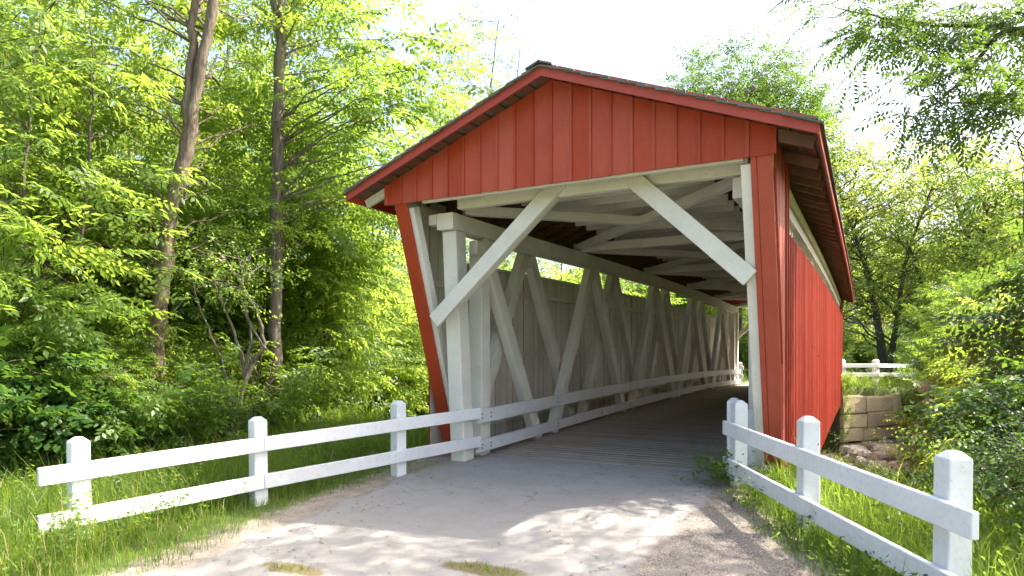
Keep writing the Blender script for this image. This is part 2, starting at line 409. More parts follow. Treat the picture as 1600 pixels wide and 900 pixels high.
# siding boards: red outside, white inside
pitch_b = .252
for side in (-1, 1):
    xo = XL if side < 0 else XR; xi = xo - side * .026
    y = 8.32; k = 0
    while y < YF + LEAN - .1:
        y1 = y + pitch_b - .008
        jx = random.uniform(-.006, .006); jz = random.uniform(-.02, .02)
        ym = (y + y1) / 2; c = camber(ym)
        edge = y < 9.62 or y1 > YF + .03
        top = (zr(xo) - .03 + c * 1.0) if edge else 3.40 + c
        bot = lambda q: -.75 + c + jz
        if y < 9.23: bl, br_ = [(YN + .22 - q) / LEAN * ZT for q in (y, y1)]
        elif y1 > YF + .42: bl, br_ = [(q - YF) / LEAN * ZT + c for q in (y, y1)]
        else: bl = br_ = bot(y)
        if top - max(bl, br_) > .03:
            lo, hi = sorted((xo + jx, xi + jx))
            bprism('siding_board', [(y, bl), (y1, br_), (y1, top), (y, top)], 0, lo, hi, [M['redside'], M['trusswhite']], inner=(hi if side < 0 else lo))
            if side > 0 and k % 1 == 0 and y > 9.2:
                bprism('batten', [(y1 - .018, br_ + .02), (y1 + .026, br_ + .02), (y1 + .026, top - .01), (y1 - .018, top - .01)], 0, xo + .004, xo + .026, [M['redside']])
        y += pitch_b; k += 1
    s = -side
    # girts carrying the siding
    for z in (.35, 1.66, 2.92):
        ys0 = slant_n(z) + .12
        cbeam('girt', ys0, slant_f(z) - .12, rect(*sorted((xi + s * .008, xi + s * .085)), z - .05, z + .05), M['trusswhite'])
    cbeam('girt', 9.7, YF - .05, rect(*sorted((xi + s * .008, xi + s * .07)), 3.335, 3.385), M['trusswhite'])
    cbeam('wall_plate', 8.36, YF + LEAN - .1, rect(*sorted((xi + s * .01, xi + s * .16)), 4.0, 4.13), M['trusswhite'])

# slanted portal boards and their frame posts, near and far
def portal(near):
    sg = 1 if near else -1
    S = slant_n if near else (lambda z: slant_f(z) + 0)
    c = 0.0 if near else camber(YF)
    z0, z1 = -.12, 4.06
    n = Vector((0, -sg, 0))
    def P(x, z, off=0.0): return Vector((x, S(z) + sg * off, z + c))
    for xa, xb, fa, fb in ((-6.45, -6.21, -6.38, -6.13), (-1.19, -.965, -1.31, -1.02)):
        xm, wdt = (xa + xb) / 2, xb - xa
        if xa > -3:
            bbeam('corner_board', P(xa + .035, z0, .0), P(xa + .035, z1, .0), .068, .035, M['red'], up=(0, -sg, .3))
            bbeam('corner_board', P(xa + .16, z0, .004), P(xa + .16, z1, .004), .175, .035, M['red'], up=(0, -sg, .3))
        else:
            bbeam('corner_board', P(xm, z0, .0), P(xm, z1, .0), wdt, .035, M['red'], up=(0, -sg, .3))
        bbeam('portal_post', P((fa + fb) / 2, z0, .11), P((fa + fb) / 2, z1 - .05, .11), fb - fa, .16, M['trusswhite'], up=(0, -sg, .3))
    # gable
    yg = 8.2 if near else 36.15
    nb = 20; w = (XR - XL) / nb
    ybk = sorted((yg + sg * .03, yg + sg * .06))
    bprism('gable_backing', [(XL + .03, 4.09 + c), (XR - .03, 4.09 + c), (XR - .03, zr(XR) + c - .01), (CX, zr(CX) + c - .01), (XL + .03, zr(XL) + c - .01)], 1, ybk[0], ybk[1], [M['redtrim'], M['trusswhite']])
    for i in range(nb):
        x0, x1 = XL + i * w + .003, XL + (i + 1) * w - .005
        j = random.uniform(-.003, .003); zb = 4.04 + c + random.uniform(-.004, .004)
        pts = [(x0, zb), (x1, zb), (x1, zr(x1) + c - .004)]
        if x0 < CX < x1: pts.append((CX, zr(CX) + c - .004))
        pts.append((x0, zr(x0) + c - .004))
        ya = sorted((yg + j, yg + j + sg * .024))
        bprism('gable_board', pts, 1, ya[0], ya[1], [M['red']])
        if i:
            xb_ = XL + i * w + random.uniform(-.003, .003); xl_, xr_ = xb_ - .019, xb_ + .019
            pb = [(xl_, zb + .003), (xr_, zb + .003), (xr_, zr(xr_) + c - .006)] + ([(CX, zr(CX) + c - .006)] if xl_ < CX < xr_ else []) + [(xl_, zr(xl_) + c - .006)]
            bprism('gable_batten', pb, 1, *sorted((yg - sg * .020, yg - sg * .004)), [M['red']])
    yt = sorted((yg + sg * .035, yg + sg * .11))
    bbox('gable_trim', XL + .62, XR - .34, yt[0] + (.03 if near else 0), yt[1] + (.03 if near else 0), 4.025 + c, 4.085 + c, mat=M['trusswhite'])
    for xs in (XL - .005, XR + .005):
        sx = -1 if xs < CX else 1
        bprism('gable_end_strip', [(xs - .03, 4.04 + c), (xs + .03, 4.04 + c), (xs + .03, zr(xs + .03) + c - .008), (xs - .03, zr(xs - .03) + c - .008)], 1, *sorted((yg - sg * .012, yg - sg * .004 + sg * .012)), [M['red']])
        bprism('rafter_tail', [(xs + sx * .05, zr(xs + sx * .05) + c - .16), (xs + sx * .40, zr(xs + sx * .40) + c - .15), (xs + sx * .46, zr(xs + sx * .46) + c - .015), (xs + sx * .05, zr(xs + sx * .05) + c - .015)], 1, *sorted((yg + sg * .02, yg + sg * .075)), [M['trusswhite'] if sx < 0 else M['eave']])
    # rake fascia
    yf = 7.85 if near else 36.5
    for sx in (-1, 1):
        xe = CX + sx * EAVE
        pts = [(CX, zr(CX) - .075 + c), (xe, zr(xe) - .075 + c), (xe, zr(xe) + .10 + c), (CX, zr(CX) + .10 + c)]
        bprism('rake_fascia', pts if sx > 0 else pts[::-1], 1, *sorted((yf, yf + sg * .03)), [M['redtrim']])
    # cross beam, knee braces, bolts
    yc = 8.78 if near else 35.4
    bbox('portal_beam', -5.6, -1.28, yc - .07, yc + .07, 3.985 + c, 4.20 + c, mat=M['trusswhite'], b=.01)
    yk = yc - sg * .11
    for (xa, za), (xb, zb) in (((-6.0, 2.24), (-3.82, 4.20)), ((-1.25, 2.66), (-2.88, 4.20))):
        kb = bbeam('knee_brace', (xa, yk, za + c), (xb, yk, zb + c), .235, .065, M['trusswhite'], up=(0, -sg, 0), b=.008)
        d = Vector((xb - xa, 0, zb - za)); s0 = Vector((xa, 0, za)) + d * .16; s1 = Vector((xa, 0, za)) + d * .93
        off = Vector((-d.z, 0, d.x)).normalized() * (.02 if xa < CX else -.02) * -1
        bbeam('knee_brace', (s0.x + off.x, yk + sg * .10, s0.z + off.z + c), (s1.x + off.x, yk + sg * .10, s1.z + off.z + c), .19, .13, M['trusswhite'], up=(0, -sg, 0), b=.008)
        for t in (.955, .985) if near else ():
            q = Vector((xa, 0, za)) + d * (t - .03)
            bo = bbox('bolt', q.x - .018, q.x + .018, yk - .05, yk - .03, q.z - .018, q.z + .018, mat=M['bolt'], b=.006)
            bo.parent = kb; bo.matrix_local = kb.matrix_local.inverted() @ Matrix.Translation(bo.location)
portal(True); portal(False)

# trusses: two layers of inverted V diagonals, chords, posts
FRONT = [9.62, 14.95, 20.3, 25.45, 31.2]; BACK = [11.9, 17.1, 22.4, 28.1, 33.9]
for side in (-1, 1):
    if side < 0: xin, s = -5.68, -1           # inner face, direction outwards
    else: xin, s = -1.47, 1
    def xr(a, b): return sorted((xin + s * a, xin + s * b))
    cbeam('top_chord', 8.72, 35.5, rect(*xr(0, .30), 3.69, 3.945), M['trusswhite'])
    cbeam('top_chord', 8.72, 35.5, rect(*xr(.31, .46), 3.78, 3.94), M['trusswhite'])
    cbeam('chord_ledger', 9.9, 34.6, rect(*xr(.02, .13), 3.615, 3.686), M['trusswhite'])
    pw = (0.02, .28)
    xa, xb = xr(*pw)
    if side < 0: bbeam('end_post', ((xa + xb) / 2, 9.25, -.1), ((xa + xb) / 2, 8.98, 3.69), xb - xa, .30, M['trusswhite'], up=(0, -1, 0), b=.01)
    else: bbeam('end_post', (-1.20, 10.05, -.1), (-1.20, 9.35, 3.69), .20, .30, M['trusswhite'], up=(0, -1, 0), b=.01)
    if side > 0:
        bprism('chord_bracket', [(-1.02, 3.98), (-1.47, 3.98), (-1.47, 3.78), (-1.30, 3.60), (-1.02, 3.60)], 1, 8.84, 9.09, [M['trusswhite']])
    bbeam('end_post', (sum(xr(*pw)) / 2, 35.1, .1), (sum(xr(*pw)) / 2, 35.35, 3.69 + .2), .32, .30, M['trusswhite'], up=(0, -1, 0), b=.01)
    bbox('truss_post', *xr(.05, .30), 9.68, 9.98, -.05, 3.61, mat=M['trusswhite'], b=.01)
    bbox('truss_post', *xr(.05, .30), 34.5, 34.8, .1, 3.80, mat=M['trusswhite'], b=.01)
    for lay, (apex, off) in enumerate(((FRONT, .10), (BACK, .32))):
        for ya in apex:
            for d in (-1, 1):
                yb = ya + d * 2.32
                if yb < 9.4 or yb > 35.0: continue
                p1 = (xin + s * off, ya + d * .11, 3.66 + camber(ya)); p0 = (xin + s * off, yb, -.02 + camber(yb))
                bbeam('truss_diagonal', p0, p1, .27, .17, M['trusswhite'], up=(1, 0, 0), b=.008)
            bbox('apex_block', *xr(off - .08, off + .08), ya - .13, ya + .13, 3.40 + camber(ya), 3.62 + camber(ya), mat=M['trusswhite'], b=.01)
    # guard rails on the inside of the truss
    x0, x1 = sorted((xin - s * .004, xin - s * .066))
    ystart = 9.405 if side < 0 else 10.0
    gr_ = cbeam('guard_rail', ystart, 35.6, rect(x0, x1, .575, .80), M['white'], 14)
    cr_ = cbeam('curb_rail', ystart, 35.6, rect(x0 , x1, .09, .285), M['white'], 14)
    for yb in ([9.5, 9.8, 12.6, 15.2, 17.4] if side < 0 else []):
        for z in (.66, .73, .16, .22):
            bo = bbox('bolt', x1 if side < 0 else x0, (x1 if side < 0 else x0) + .012, yb - .012, yb + .012, z + camber(yb) - .012, z + camber(yb) + .012, mat=M['bolt'], b=.004); bo.parent = gr_ if z > .4 else cr_
box_ = bbox('guard_post', -1.43, -1.2, 9.62, 9.82, -.1, .95, mat=M['white'], b=.02)

# upper lateral bracing and collar ties
nodes_y = [8.9, 14.2, 19.7, 25.2, 30.4, 35.3]
for a, b in zip(nodes_y[:-1], nodes_y[1:]):
    ca, cb = camber(max(a, 9.9)), camber(b)
    bbeam('lateral_brace', (-5.75, a + .25, 4.06 + ca), (-1.35, b - .1, 4.06 + cb), .16, .15, M['trusswhite'])
    bbeam('lateral_brace', (-5.75, b - .1, 4.055 + cb), (-1.35, a + .25, 4.055 + ca), .155, .14, M['trusswhite'])
    bbox('cross_tie', -5.9, -1.25, b - .08, b + .08, 3.955 + cb, 4.15 + cb, mat=M['trusswhite'], b=.01)
y = 9.2
while y < 35.6:
    c = camber(max(y, 9.9))
    bbox('collar_tie', -5.35, -2.15, y - .025, y + .025, 4.33 + c, 4.53 + c, mat=M['trusswhite'])
    for sx in (-1, 1):
        xe = CX + sx * (EAVE - .06)
        bbeam('rafter', (xe, y + .055, zr(xe) + c - .075), (CX + sx * .03, y + .055, zr(CX) + c - .075), .05, .13, M['eave'])
    y += .62

# roof: spaced boards, shingle courses, fascia
nrow = 14; step = EAVE / nrow
for sx in (-1, 1):
    for i in range(nrow):
        xa = CX + sx * (i * step + .015); xb = CX + sx * (i * step + step * .70)
        sec = [(xa, zr(xa)), (xb, zr(xb)), (xb, zr(xb) + .026), (xa, zr(xa) + .026)]
        cbeam('roof_board', 7.885, 36.46, sec, M['eave'], 8)
    for i in range(nrow + 1):
        xa = CX + sx * max(0.0, (i - .45) * step); xb = CX + sx * min(EAVE + .06, (i + 1) * step + .02)
        if i == nrow: xa, xb = CX + sx * (EAVE - step), CX + sx * (EAVE + .07)
        za, zb = zr(xa) + .030, zr(xb) + .030 + (.028 if i < nrow else -.001)
        sec = [(xa, za), (xb, zb), (xb, zb + .022), (xa, za + .020)]
        cbeam('shingle_course', 7.80 + random.uniform(-.012, .012), 36.55, sec, M['shingle'], 8)
    xe = CX + sx * EAVE; xo = xe + sx * .028
    cbeam('eave_fascia', 7.845, 36.5, [(xe + sx * .002, zr(xe) - .085), (xo, zr(xe) - .09), (xo, zr(xe) + .028), (xe + sx * .002, zr(xe) + .028)], M['redtrim'], 10)
    xa, xb = CX - sx * .01, CX + sx * .19
    cbeam('ridge_shingle', 7.78, 36.57, [(xa, zr(CX) + .085), (xb, zr(xb) + .085), (xb, zr(xb) + .108), (xa, zr(CX) + .108)], M['shingle'], 8)

# ------------------------------------------------------------------ fences
def post_mesh(w, h, mat):
    k = ('post', w, round(h, 3))
    if k in _BOX: return _BOX[k]
    a = w / 2; e = .008; v = []; rings = [(a, 0), (a, h - .055), (a - .004, h - .045), (a - .05, h)]
    for r_, z in rings:
        c = min(e, r_ * .2)
        v += [(r_, -r_ + c, z), (r_, r_ - c, z), (r_ - c, r_, z), (-r_ + c, r_, z), (-r_, r_ - c, z), (-r_, -r_ + c, z), (-r_ + c, -r_, z), (r_ - c, -r_, z)]
    f = []
    for i in range(3):
        for j in range(8): f.append((i * 8 + j, i * 8 + (j + 1) % 8, (i + 1) * 8 + (j + 1) % 8, (i + 1) * 8 + j))
    f.append(tuple(range(24, 32))); f.append(tuple(range(8))[::-1])
    me = mesh_py('post', v, f, mat); _BOX[k] = me; return me
def fence(label, pts, rails, w=.17, front=1):
    """pts: (x, y, top z, height); rails: lists of ((x,y,z),(x,y,z),height)"""
    o = empty('white_fence', (pts[0][0], pts[0][1], pts[0][2] - pts[0][3] + .3)); tag(o, label, 'fence')
    L = o.location.copy()
    for i, (x, y, z, h) in enumerate(pts):
        p = link('post', post_mesh(w, h, M['white']), o); p.location = Vector((x, y, z - h)) - L
        q = pts[min(i + 1, len(pts) - 1)]; r = pts[max(i - 1, 0)]
        p.rotation_euler = (random.uniform(-.012, .012), random.uniform(-.012, .012), math.atan2(q[1] - r[1], q[0] - r[0]) + random.uniform(-.03, .03))
    for a, b, hh in rails:
        r = beam('rail', Vector(a) - L, Vector(b) - L, .055, hh, M['white'], o, b=.007)
        a, b = Vector(a), Vector(b); uu = (b - a).normalized()
        for (x, y, z, h) in pts:                          # nail heads on the road side where a rail crosses a post
            t = (Vector((x, y, a.z)) - a).dot(Vector((uu.x, uu.y, 0)))
            if .05 < t < (b - a).length - .03 and y < 12:
                c = a + uu * t; n = Vector((c.x - x, c.y - y, 0)).normalized()
                for dz, du in ((.045, .03), (-.045, -.03)):
                    q = c + uu * du + n * .0285 + Vector((0, 0, dz)); nl = link('nail', box_mesh(.014, .014, .006, M['bolt'], .002), r)
                    nl.matrix_local = r.matrix_local.inverted() @ Matrix.Translation(q - L) @ n.to_track_quat('Z', 'Y').to_matrix().to_4x4()
    return o
def rail_line(pts, offs, side, w, hh, ext0, ext1, brk):
    out = []
    P = [Vector((p[0], p[1], p[2])) for p in pts]
    d0 = (P[-1] - P[0]).normalized(); nrm = Vector((d0.y, -d0.x, 0)).normalized() * side
    for dz in offs:
        a = P[0] - (P[1] - P[0]).normalized() * ext0; b = P[-1] + (P[-1] - P[-2]).normalized() * ext1
        chain = [a] + [P[i] for i in brk] + [b]
        for k in range(len(chain) - 1):
            u = (chain[k + 1] - chain[k]).normalized()
            q0 = chain[k] + nrm * (w / 2 + .0275) + Vector((0, 0, dz)); q1 = chain[k + 1] + nrm * (w / 2 + .0275) + Vector((0, 0, dz))
            if k > 0: q0 = q0 + u * .002
            if k < len(chain) - 2: q1 = q1 - u * .002
            out.append((q0, q1, hh))
    return out
lp = [(-7.12, 3.93, .865, 1.45), (-6.69, 5.84, .935, 1.45), (-6.13, 7.93, 1.03, 1.45)]
rl = []
for dz in (-.335, -.80):
    a0 = Vector((-7.105, 3.53, .848 + dz)); a1 = Vector((-6.583, 5.815, .935 + dz)); a2 = Vector((-5.585, 9.40, 1.085 + dz))
    rl += [(a0, a1 - (a1 - a0).normalized() * .002, .178), (a1 + (a2 - a1).normalized() * .002, a2, .178)]
fence('white two-rail fence with three posts, on the grass verge before the slanted corner board', lp, rl)
rp = [(-1.40, 9.28, 1.11, 1.6), (-.44, 7.42, 1.08, 1.6), (.60, 5.62, 1.035, 1.6)]
rr = rail_line(rp, (-.375, -.86), 1, .2, .185, .22, .42, [])
rr = []
for z0, z1, e in ((.735, .605, .5), (.255, .125, .75)):
    a = Vector((-1.66, 9.22, z0)); b = Vector((.63, 5.14, z1)); u = (b - a).normalized()
    rr.append((a, b + u * (e - .5), .185))
pts = []
u = Vector((2.29, -4.08, 0)).normalized(); nrm = Vector((u.y, -u.x, 0)) * -1
for (x, y, z, h) in rp: pts.append((x, y, z, h))
# posts stand just behind the rails as seen from the road
base = Vector((-1.66, 9.22, 0)); out = []
for t, z in ((.20, 1.11), (2.16, 1.08), (4.28, 1.035)):
    p = base + u * t + nrm * .113; out.append((p.x, p.y, z, 1.75))
fence('white two-rail fence with tall grass growing through it above the creek bank', out, rr)
gp = empty('guard_post', (-1.60, 9.62, -.05)); p = link('post', post_mesh(.17, 1.16, M['white']), gp)
tag(gp, 'single white post standing behind the fence end at the portal', 'post')
# fences past the far end of the bridge
fp = [(-.95, 36.55, 1.5, 1.5), (.51, 37.7, 1.5, 1.5), (2.3, 40.4, 1.45, 1.5), (3.9, 43.0, 1.4, 1.5)]
fence('white fence above the stone abutment, beyond the bridge', fp, rail_line(fp, (-.30, -.75), 1, .24, .19, .3, .4, [1, 2]), .24)
fp = [(-5.75, 36.4, 1.35, 1.5), (-6.2, 38.4, 1.35, 1.5), (-6.9, 40.4, 1.35, 1.5)]
fence('white fence seen through the far opening of the bridge', fp, rail_line(fp, (-.30, -.75), 1, .2, .18, .3, .4, [1]), .2)

# ------------------------------------------------------------------ stone abutments and creek boulders
def rough_block(dx, dy, dz, seed):
    r = np.random.default_rng(seed); n = 2; v = []; f = []
    h = np.array([dx, dy, dz]) / 2
    me = box_mesh(dx, dy, dz, M['stone'], .035)
    co = np.array([x.co[:] for x in me.vertices]); co = co + r.normal(0, .02, co.shape)
    fs = [tuple(p.vertices) for p in me.polygons]
    return mesh_py('stone', co, fs, M['stone'])
def stone_wall(name, label, x0, y0, x1, y1, zb, zt_fn, seed, face):
    r = random.Random(seed); L = math.hypot(x1 - x0, y1 - y0); ang = math.atan2(y1 - y0, x1 - x0)
    o = empty(name, (x0, y0, zb), ang); tag(o, label, 'stone wall')
    z = 0.0; k = 0
    H = max(zt_fn(0), zt_fn(1)) - zb
    hb = min(zt_fn(0), zt_fn(1)) - zb - .1
    b = link('core', box_mesh(L, .5, max(.4, hb), M['mortar'], .01), o); b.location = (L / 2, .40, max(.4, hb) / 2)
    while z < H - .12:
        hh = r.uniform(.45, .80); x = r.uniform(-.9, 0)
        while x < L - .1:
            w = min(r.uniform(1.2, 2.6), L - x); xs = max(x, 0.0)
            if L - x - w < .6: w = L - x
            we = x + w - xs
            if we > .25 and z + zb + hh * .6 < zt_fn((xs + we / 2) / L):
                h2 = hh * (r.choice((1, 1, 1, .93)))
                s = link('stone', rough_block(we - .03, .42, h2 - .025, seed * 100 + k), o)
                s.location = (xs + we / 2, .2 + r.uniform(-.06, .04), z + h2 / 2); s.rotation_euler = (0, r.uniform(-.015, .015), r.uniform(-.02, .02)); k += 1
            x += w
        z += hh
    return o
stone_wall('stone_abutment', 'tan cut-stone abutment wall below the far end of the bridge', -.85, 33.1, 1.62, 36.5, -2.75, lambda t: .18 - (.0 if t < .85 else (t - .85) * 4), 3, 1)
stone_wall('stone_abutment', 'cut-stone abutment under the bridge deck by the creek', -6.7, 34.6, -.95, 34.6, -2.75, lambda t: -.3, 5, 1)

def boulder(seed):
    r = np.random.default_rng(seed)
    import bmesh
    bm = bmesh.new(); bmesh.ops.create_icosphere(bm, subdivisions=2, radius=.5)
    pl = r.normal(size=(9, 3)); pl /= np.linalg.norm(pl, axis=1)[:, None]; dd = r.uniform(.28, .44, 9)
    for v in bm.verts:
        p = np.array(v.co)
        for n_, d_ in zip(pl, dd):
            q = p @ n_
            if q > d_: p = p - n_ * (q - d_) * .9
        v.co = p + r.normal(0, .006, 3)
    me = bpy.data.meshes.new('boulder'); bm.to_mesh(me); bm.free(); me.materials.append(M['rock']); return me
BM = [boulder(i) for i in range(6)]
r = random.Random(8)
for i in range(64):
    px = r.uniform(1325, 1475); fw = r.uniform(20, 31)
    p = at(px, 0, fw); s = r.uniform(.45, 1.15) * (1.15 if fw > 27 else .85)
    if i < 8: p = at(r.uniform(1340, 1460), 0, r.uniform(29.5, 31.5)); s = r.uniform(.8, 1.3)
    o = link('boulder', BM[i % 6]); o.location = (p.x, p.y, gz(p.x, p.y) + s * .12)
    o.scale = (s * r.uniform(.9, 1.4), s * r.uniform(.8, 1.1), s * r.uniform(.6, .9)); o.rotation_euler = (r.uniform(-.4, .4), r.uniform(-.4, .4), r.uniform(0, 6.3))
    tag(o, 'pale angular boulder in the creek bed below the stone abutment', 'boulder', 'boulders in the creek bed')

# ------------------------------------------------------------------ foliage
def leaf(base, d, n, L, W, droop=.25):
    """diamond leaf, base at 'base', along d, normal n"""
    d = d / np.linalg.norm(d); s = np.cross(n, d); s /= np.linalg.norm(s); n = np.cross(d, s)
    tip = base + d * L - n * L * droop
    mid = base + d * L * .45 + n * L * .03
    return np.stack([base, mid + s * W / 2 - n * W * .12, tip, mid - s * W / 2 - n * W * .12])
def tmpl_pinnate(r, ncomp=5, nleaf=4, rl=.30, L=.105, W=.042, twig=.35):
    out = []
    for i in range(ncomp):
        t = i / max(1, ncomp - 1); b = np.array([twig * t, 0, -.02 * t])
        a = (1 if i % 2 else -1) * r.uniform(.5, 1.15) if i < ncomp - 1 else r.uniform(-.2, .2)
        d = np.array([math.cos(a), math.sin(a), r.uniform(-.25, .15)]); d /= np.linalg.norm(d)
        up = np.array([r.uniform(-.25, .25), r.uniform(-.25, .25), 1.0]); s = np.cross(up, d); s /= np.linalg.norm(s)
        for j in range(nleaf):
            u = .3 + .7 * j / (nleaf - .4); q = b + d * rl * u - up * rl * .22 * u * u
            k = r.uniform(.8, 1.15)
            for sg in (-1, 1):
                e = d * .55 + s * sg + up * r.uniform(-.45, .1)
                out.append(leaf(q, e, up + r.normal(0, .18, 3), L * k, W * k, r.uniform(.1, .35)))
        out.append(leaf(b + d * rl - up * rl * .22, d - up * .3, up + r.normal(0, .15, 3), L * 1.1, W * 1.1, .2))
    return np.array(out)
def tmpl_simple(r, n=16, twig=.42, L=.085, W=.05):
    out = []
    for i in range(n):
        t = (i + .5) / n; b = np.array([twig * t, r.normal(0, .04), r.normal(0, .035)])
        a = (1 if i % 2 else -1) * r.uniform(.5, 1.4)
        e = np.array([math.cos(a), math.sin(a), r.uniform(-.6, .3)])
        k = r.uniform(.7, 1.2)
        out.append(leaf(b, e, np.array([r.normal(0, .35), r.normal(0, .35), 1.0]), L * k, W * k, r.uniform(0, .35)))
    return np.array(out)
tr_ = np.random.default_rng(3)
TP = {
    'ash': [tmpl_pinnate(tr_, 5, 3, .27, .115, .05) for _ in range(4)],
    'elder': [tmpl_pinnate(tr_, 6, 2, .20, .115, .062, .40) for _ in range(4)],
    'walnut': [tmpl_pinnate(tr_, 5, 6, .42, .10, .038, .40) for _ in range(4)],
    'simple': [tmpl_simple(tr_, 18) for _ in range(4)],
    'small': [tmpl_simple(tr_, 20, .40, .055, .035) for _ in range(4)],
    'big': [tmpl_simple(tr_, 16, .6, .15, .10) for _ in range(4)],
}
LT = np.array([[0, 2, 1], [0, 3, 2]])
def sprays(kind, C, D, S, r, tint_c=.5):
    """leaf sprays: centres C, directions D, scales S -> verts, tris, tint"""
    T = TP[kind]; m = len(C); ch = r.integers(0, len(T), m)
    D = D / np.maximum(1e-6, np.linalg.norm(D, axis=1))[:, None]
    roll = r.normal(0, .45, m)
    up = np.stack([r.normal(0, .25, m), r.normal(0, .25, m), np.ones(m)], 1)
    Yv = np.cross(up, D); Yv /= np.maximum(1e-6, np.linalg.norm(Yv, axis=1))[:, None]; Zv = np.cross(D, Yv)
    c, s = np.cos(roll)[:, None], np.sin(roll)[:, None]
    Y2 = Yv * c + Zv * s; Z2 = Zv * c - Yv * s
    R = np.stack([D, Y2, Z2], 2)                       # columns
    st = np.clip(tint_c + r.normal(0, .22, m), 0, 1)
    vs_, tn = [], []
    for k, t in enumerate(T):
        sel = np.where(ch == k)[0]
        if not len(sel): continue
        v = np.einsum('nvj,mij->mnvi', t, R[sel]) * S[sel][:, None, None, None] + C[sel][:, None, None, :]
        vs_.append(v.reshape(-1, 3))
        tt = np.clip(st[sel][:, None] + r.normal(0, .13, (len(sel), len(t))), 0, 1); tn.append(np.repeat(tt.ravel(), 4))
    V = np.concatenate(vs_); n = len(V) // 4
    F = (LT[None] + 4 * np.arange(n)[:, None, None]).reshape(-1, 3)
    return V, F, np.concatenate(tn)

class Tubes:
    def __init__(s): s.v, s.f, s.n = [], [], 0
    def add(s, pts, rad, sides):
        P = np.asarray(pts, float); k = len(P); rad = np.asarray(rad, float)
        t = np.gradient(P, axis=0); t /= np.maximum(1e-9, np.linalg.norm(t, axis=1))[:, None]
        ref = np.array([1., 0, 0]) if abs(t[0, 0]) < .8 else np.array([0, 1., 0])
        a = np.cross(t, ref); a /= np.linalg.norm(a, axis=1)[:, None]; b = np.cross(t, a)
        th = np.arange(sides) * 2 * np.pi / sides
        ring = P[:, None] + rad[:, None, None] * (np.cos(th)[None, :, None] * a[:, None] + np.sin(th)[None, :, None] * b[:, None])
        s.v.append(ring.reshape(-1, 3)); i = np.arange(k - 1)[:, None] * sides; j = np.arange(sides)[None]
        q = np.stack([i + j, i + (j + 1) % sides, i + sides + (j + 1) % sides, i + sides + j], -1).reshape(-1, 4) + s.n
        s.f.append(np.concatenate([q[:, [0, 1, 2]], q[:, [0, 2, 3]]])); s.n += k * sides
    def mesh(s, name, mat): return fast_mesh(name, np.concatenate(s.v), np.concatenate(s.f), mat, smooth=True)

def curve(p0, p1, bend, n, r, jit=.0):
    t = np.linspace(0, 1, n)[:, None]; p0, p1 = np.asarray(p0, float), np.asarray(p1, float)
    c = (p0 + p1) / 2 + np.asarray(bend, float)
    P = (1 - t) ** 2 * p0 + 2 * t * (1 - t) * c + t ** 2 * p1
    if jit: P[1:-1] += r.normal(0, jit, (n - 2, 3))
    return P

def make_tree(seed, trunks, blobs, kind, nclump, per, S=1.0, crad=.8, flat=.55, bark='bark', lmat='leaf', tint=.5, twigs=2, limb_r=.045, droop=.15, shell=.45):
    """trunks: list of (points, radii). blobs: list of (centre, radii, weight). Returns (trunk mesh, crown mesh)."""
    r = np.random.default_rng(seed); tb = Tubes()
    TP_, TR_ = [], []
    for pts, rad in trunks:
        P = np.asarray(pts, float); k = len(P); t = np.linspace(0, k - 1, k * 4)
        Q = np.stack([np.interp(t, np.arange(k), P[:, i]) for i in range(3)], 1); Rr = np.interp(t, np.arange(k), rad)
        Q[1:-1] = (Q[:-2] + Q[1:-1] * 2 + Q[2:]) / 4; Q[2:-2, :2] += r.normal(0, .015, (len(Q) - 4, 2)); Rr = Rr * r.uniform(.92, 1.08, len(Rr))
        tb.add(Q, Rr, 9); TP_.append(Q); TR_.append(Rr)
    TA = np.concatenate(TP_); TRA = np.concatenate(TR_)
    w = np.array([b[2] for b in blobs], float); w /= w.sum()
    C, D, S_ = [], [], []
    for i in range(nclump):
        c0, rr, _ = blobs[r.choice(len(blobs), p=w)]
        u = r.normal(size=3); u /= np.linalg.norm(u); u *= r.uniform(0, 1) ** shell
        c = np.asarray(c0) + u * np.asarray(rr)
        dh = np.hypot(TA[:, 0] - c[0], TA[:, 1] - c[1]); want = c[2] - .45 * dh
        cost = np.abs(TA[:, 2] - want) + .3 * dh; j = int(np.argmin(cost)); p0 = TA[j]
        L = np.linalg.norm(c - p0)
        if L > .15:
            P = curve(p0, c, (0, 0, .12 * L) + r.normal(0, .06 * L, 3), 7, r, .02 * L)
            r0 = min(TRA[j] * .55, limb_r * (.35 + .22 * L)); tb.add(P, np.linspace(r0, .007, 7), 5)
        n = max(2, int(per * r.uniform(.6, 1.4)))
        off = r.normal(0, 1, (n, 3)) * crad * np.array([.55, .55, .55 * flat])
        cc = c + off
        out = cc - np.array([p0[0], p0[1], 0]); out[:, 2] = 0
        out /= np.maximum(.2, np.linalg.norm(out, axis=1))[:, None]
        d = out + r.normal(0, .55, (n, 3)) * np.array([1, 1, .45]) + off * .6; d[:, 2] -= droop
        C.append(cc); D.append(d); S_.append(S * r.uniform(.75, 1.25, n))
        for q in r.choice(n, min(n, twigs), replace=False):
            tb.add(curve(c, cc[q] + d[q] / np.linalg.norm(d[q]) * .25 * S, r.normal(0, .05, 3), 4, r), [.009, .007, .005, .003], 3)
    V, F, tn = sprays(kind, np.concatenate(C), np.concatenate(D), np.concatenate(S_), r, tint)
    return tb.mesh('trunk', M[bark]), fast_mesh('crown', V, F, M[lmat], tn)

def trunk_line(h, r0, lean=(0, 0), wig=.15, seed=0, n=8, top=.12):
    r = np.random.default_rng(seed); t = np.linspace(0, 1, n)
    P = np.stack([lean[0] * t + wig * np.sin(t * 5 + seed) * t, lean[1] * t + wig * np.cos(t * 4 + seed) * t - wig * 0, h * t], 1)
    rad = r0 * (1 - t * (1 - top)); rad[0] *= 1.35
    return P, rad

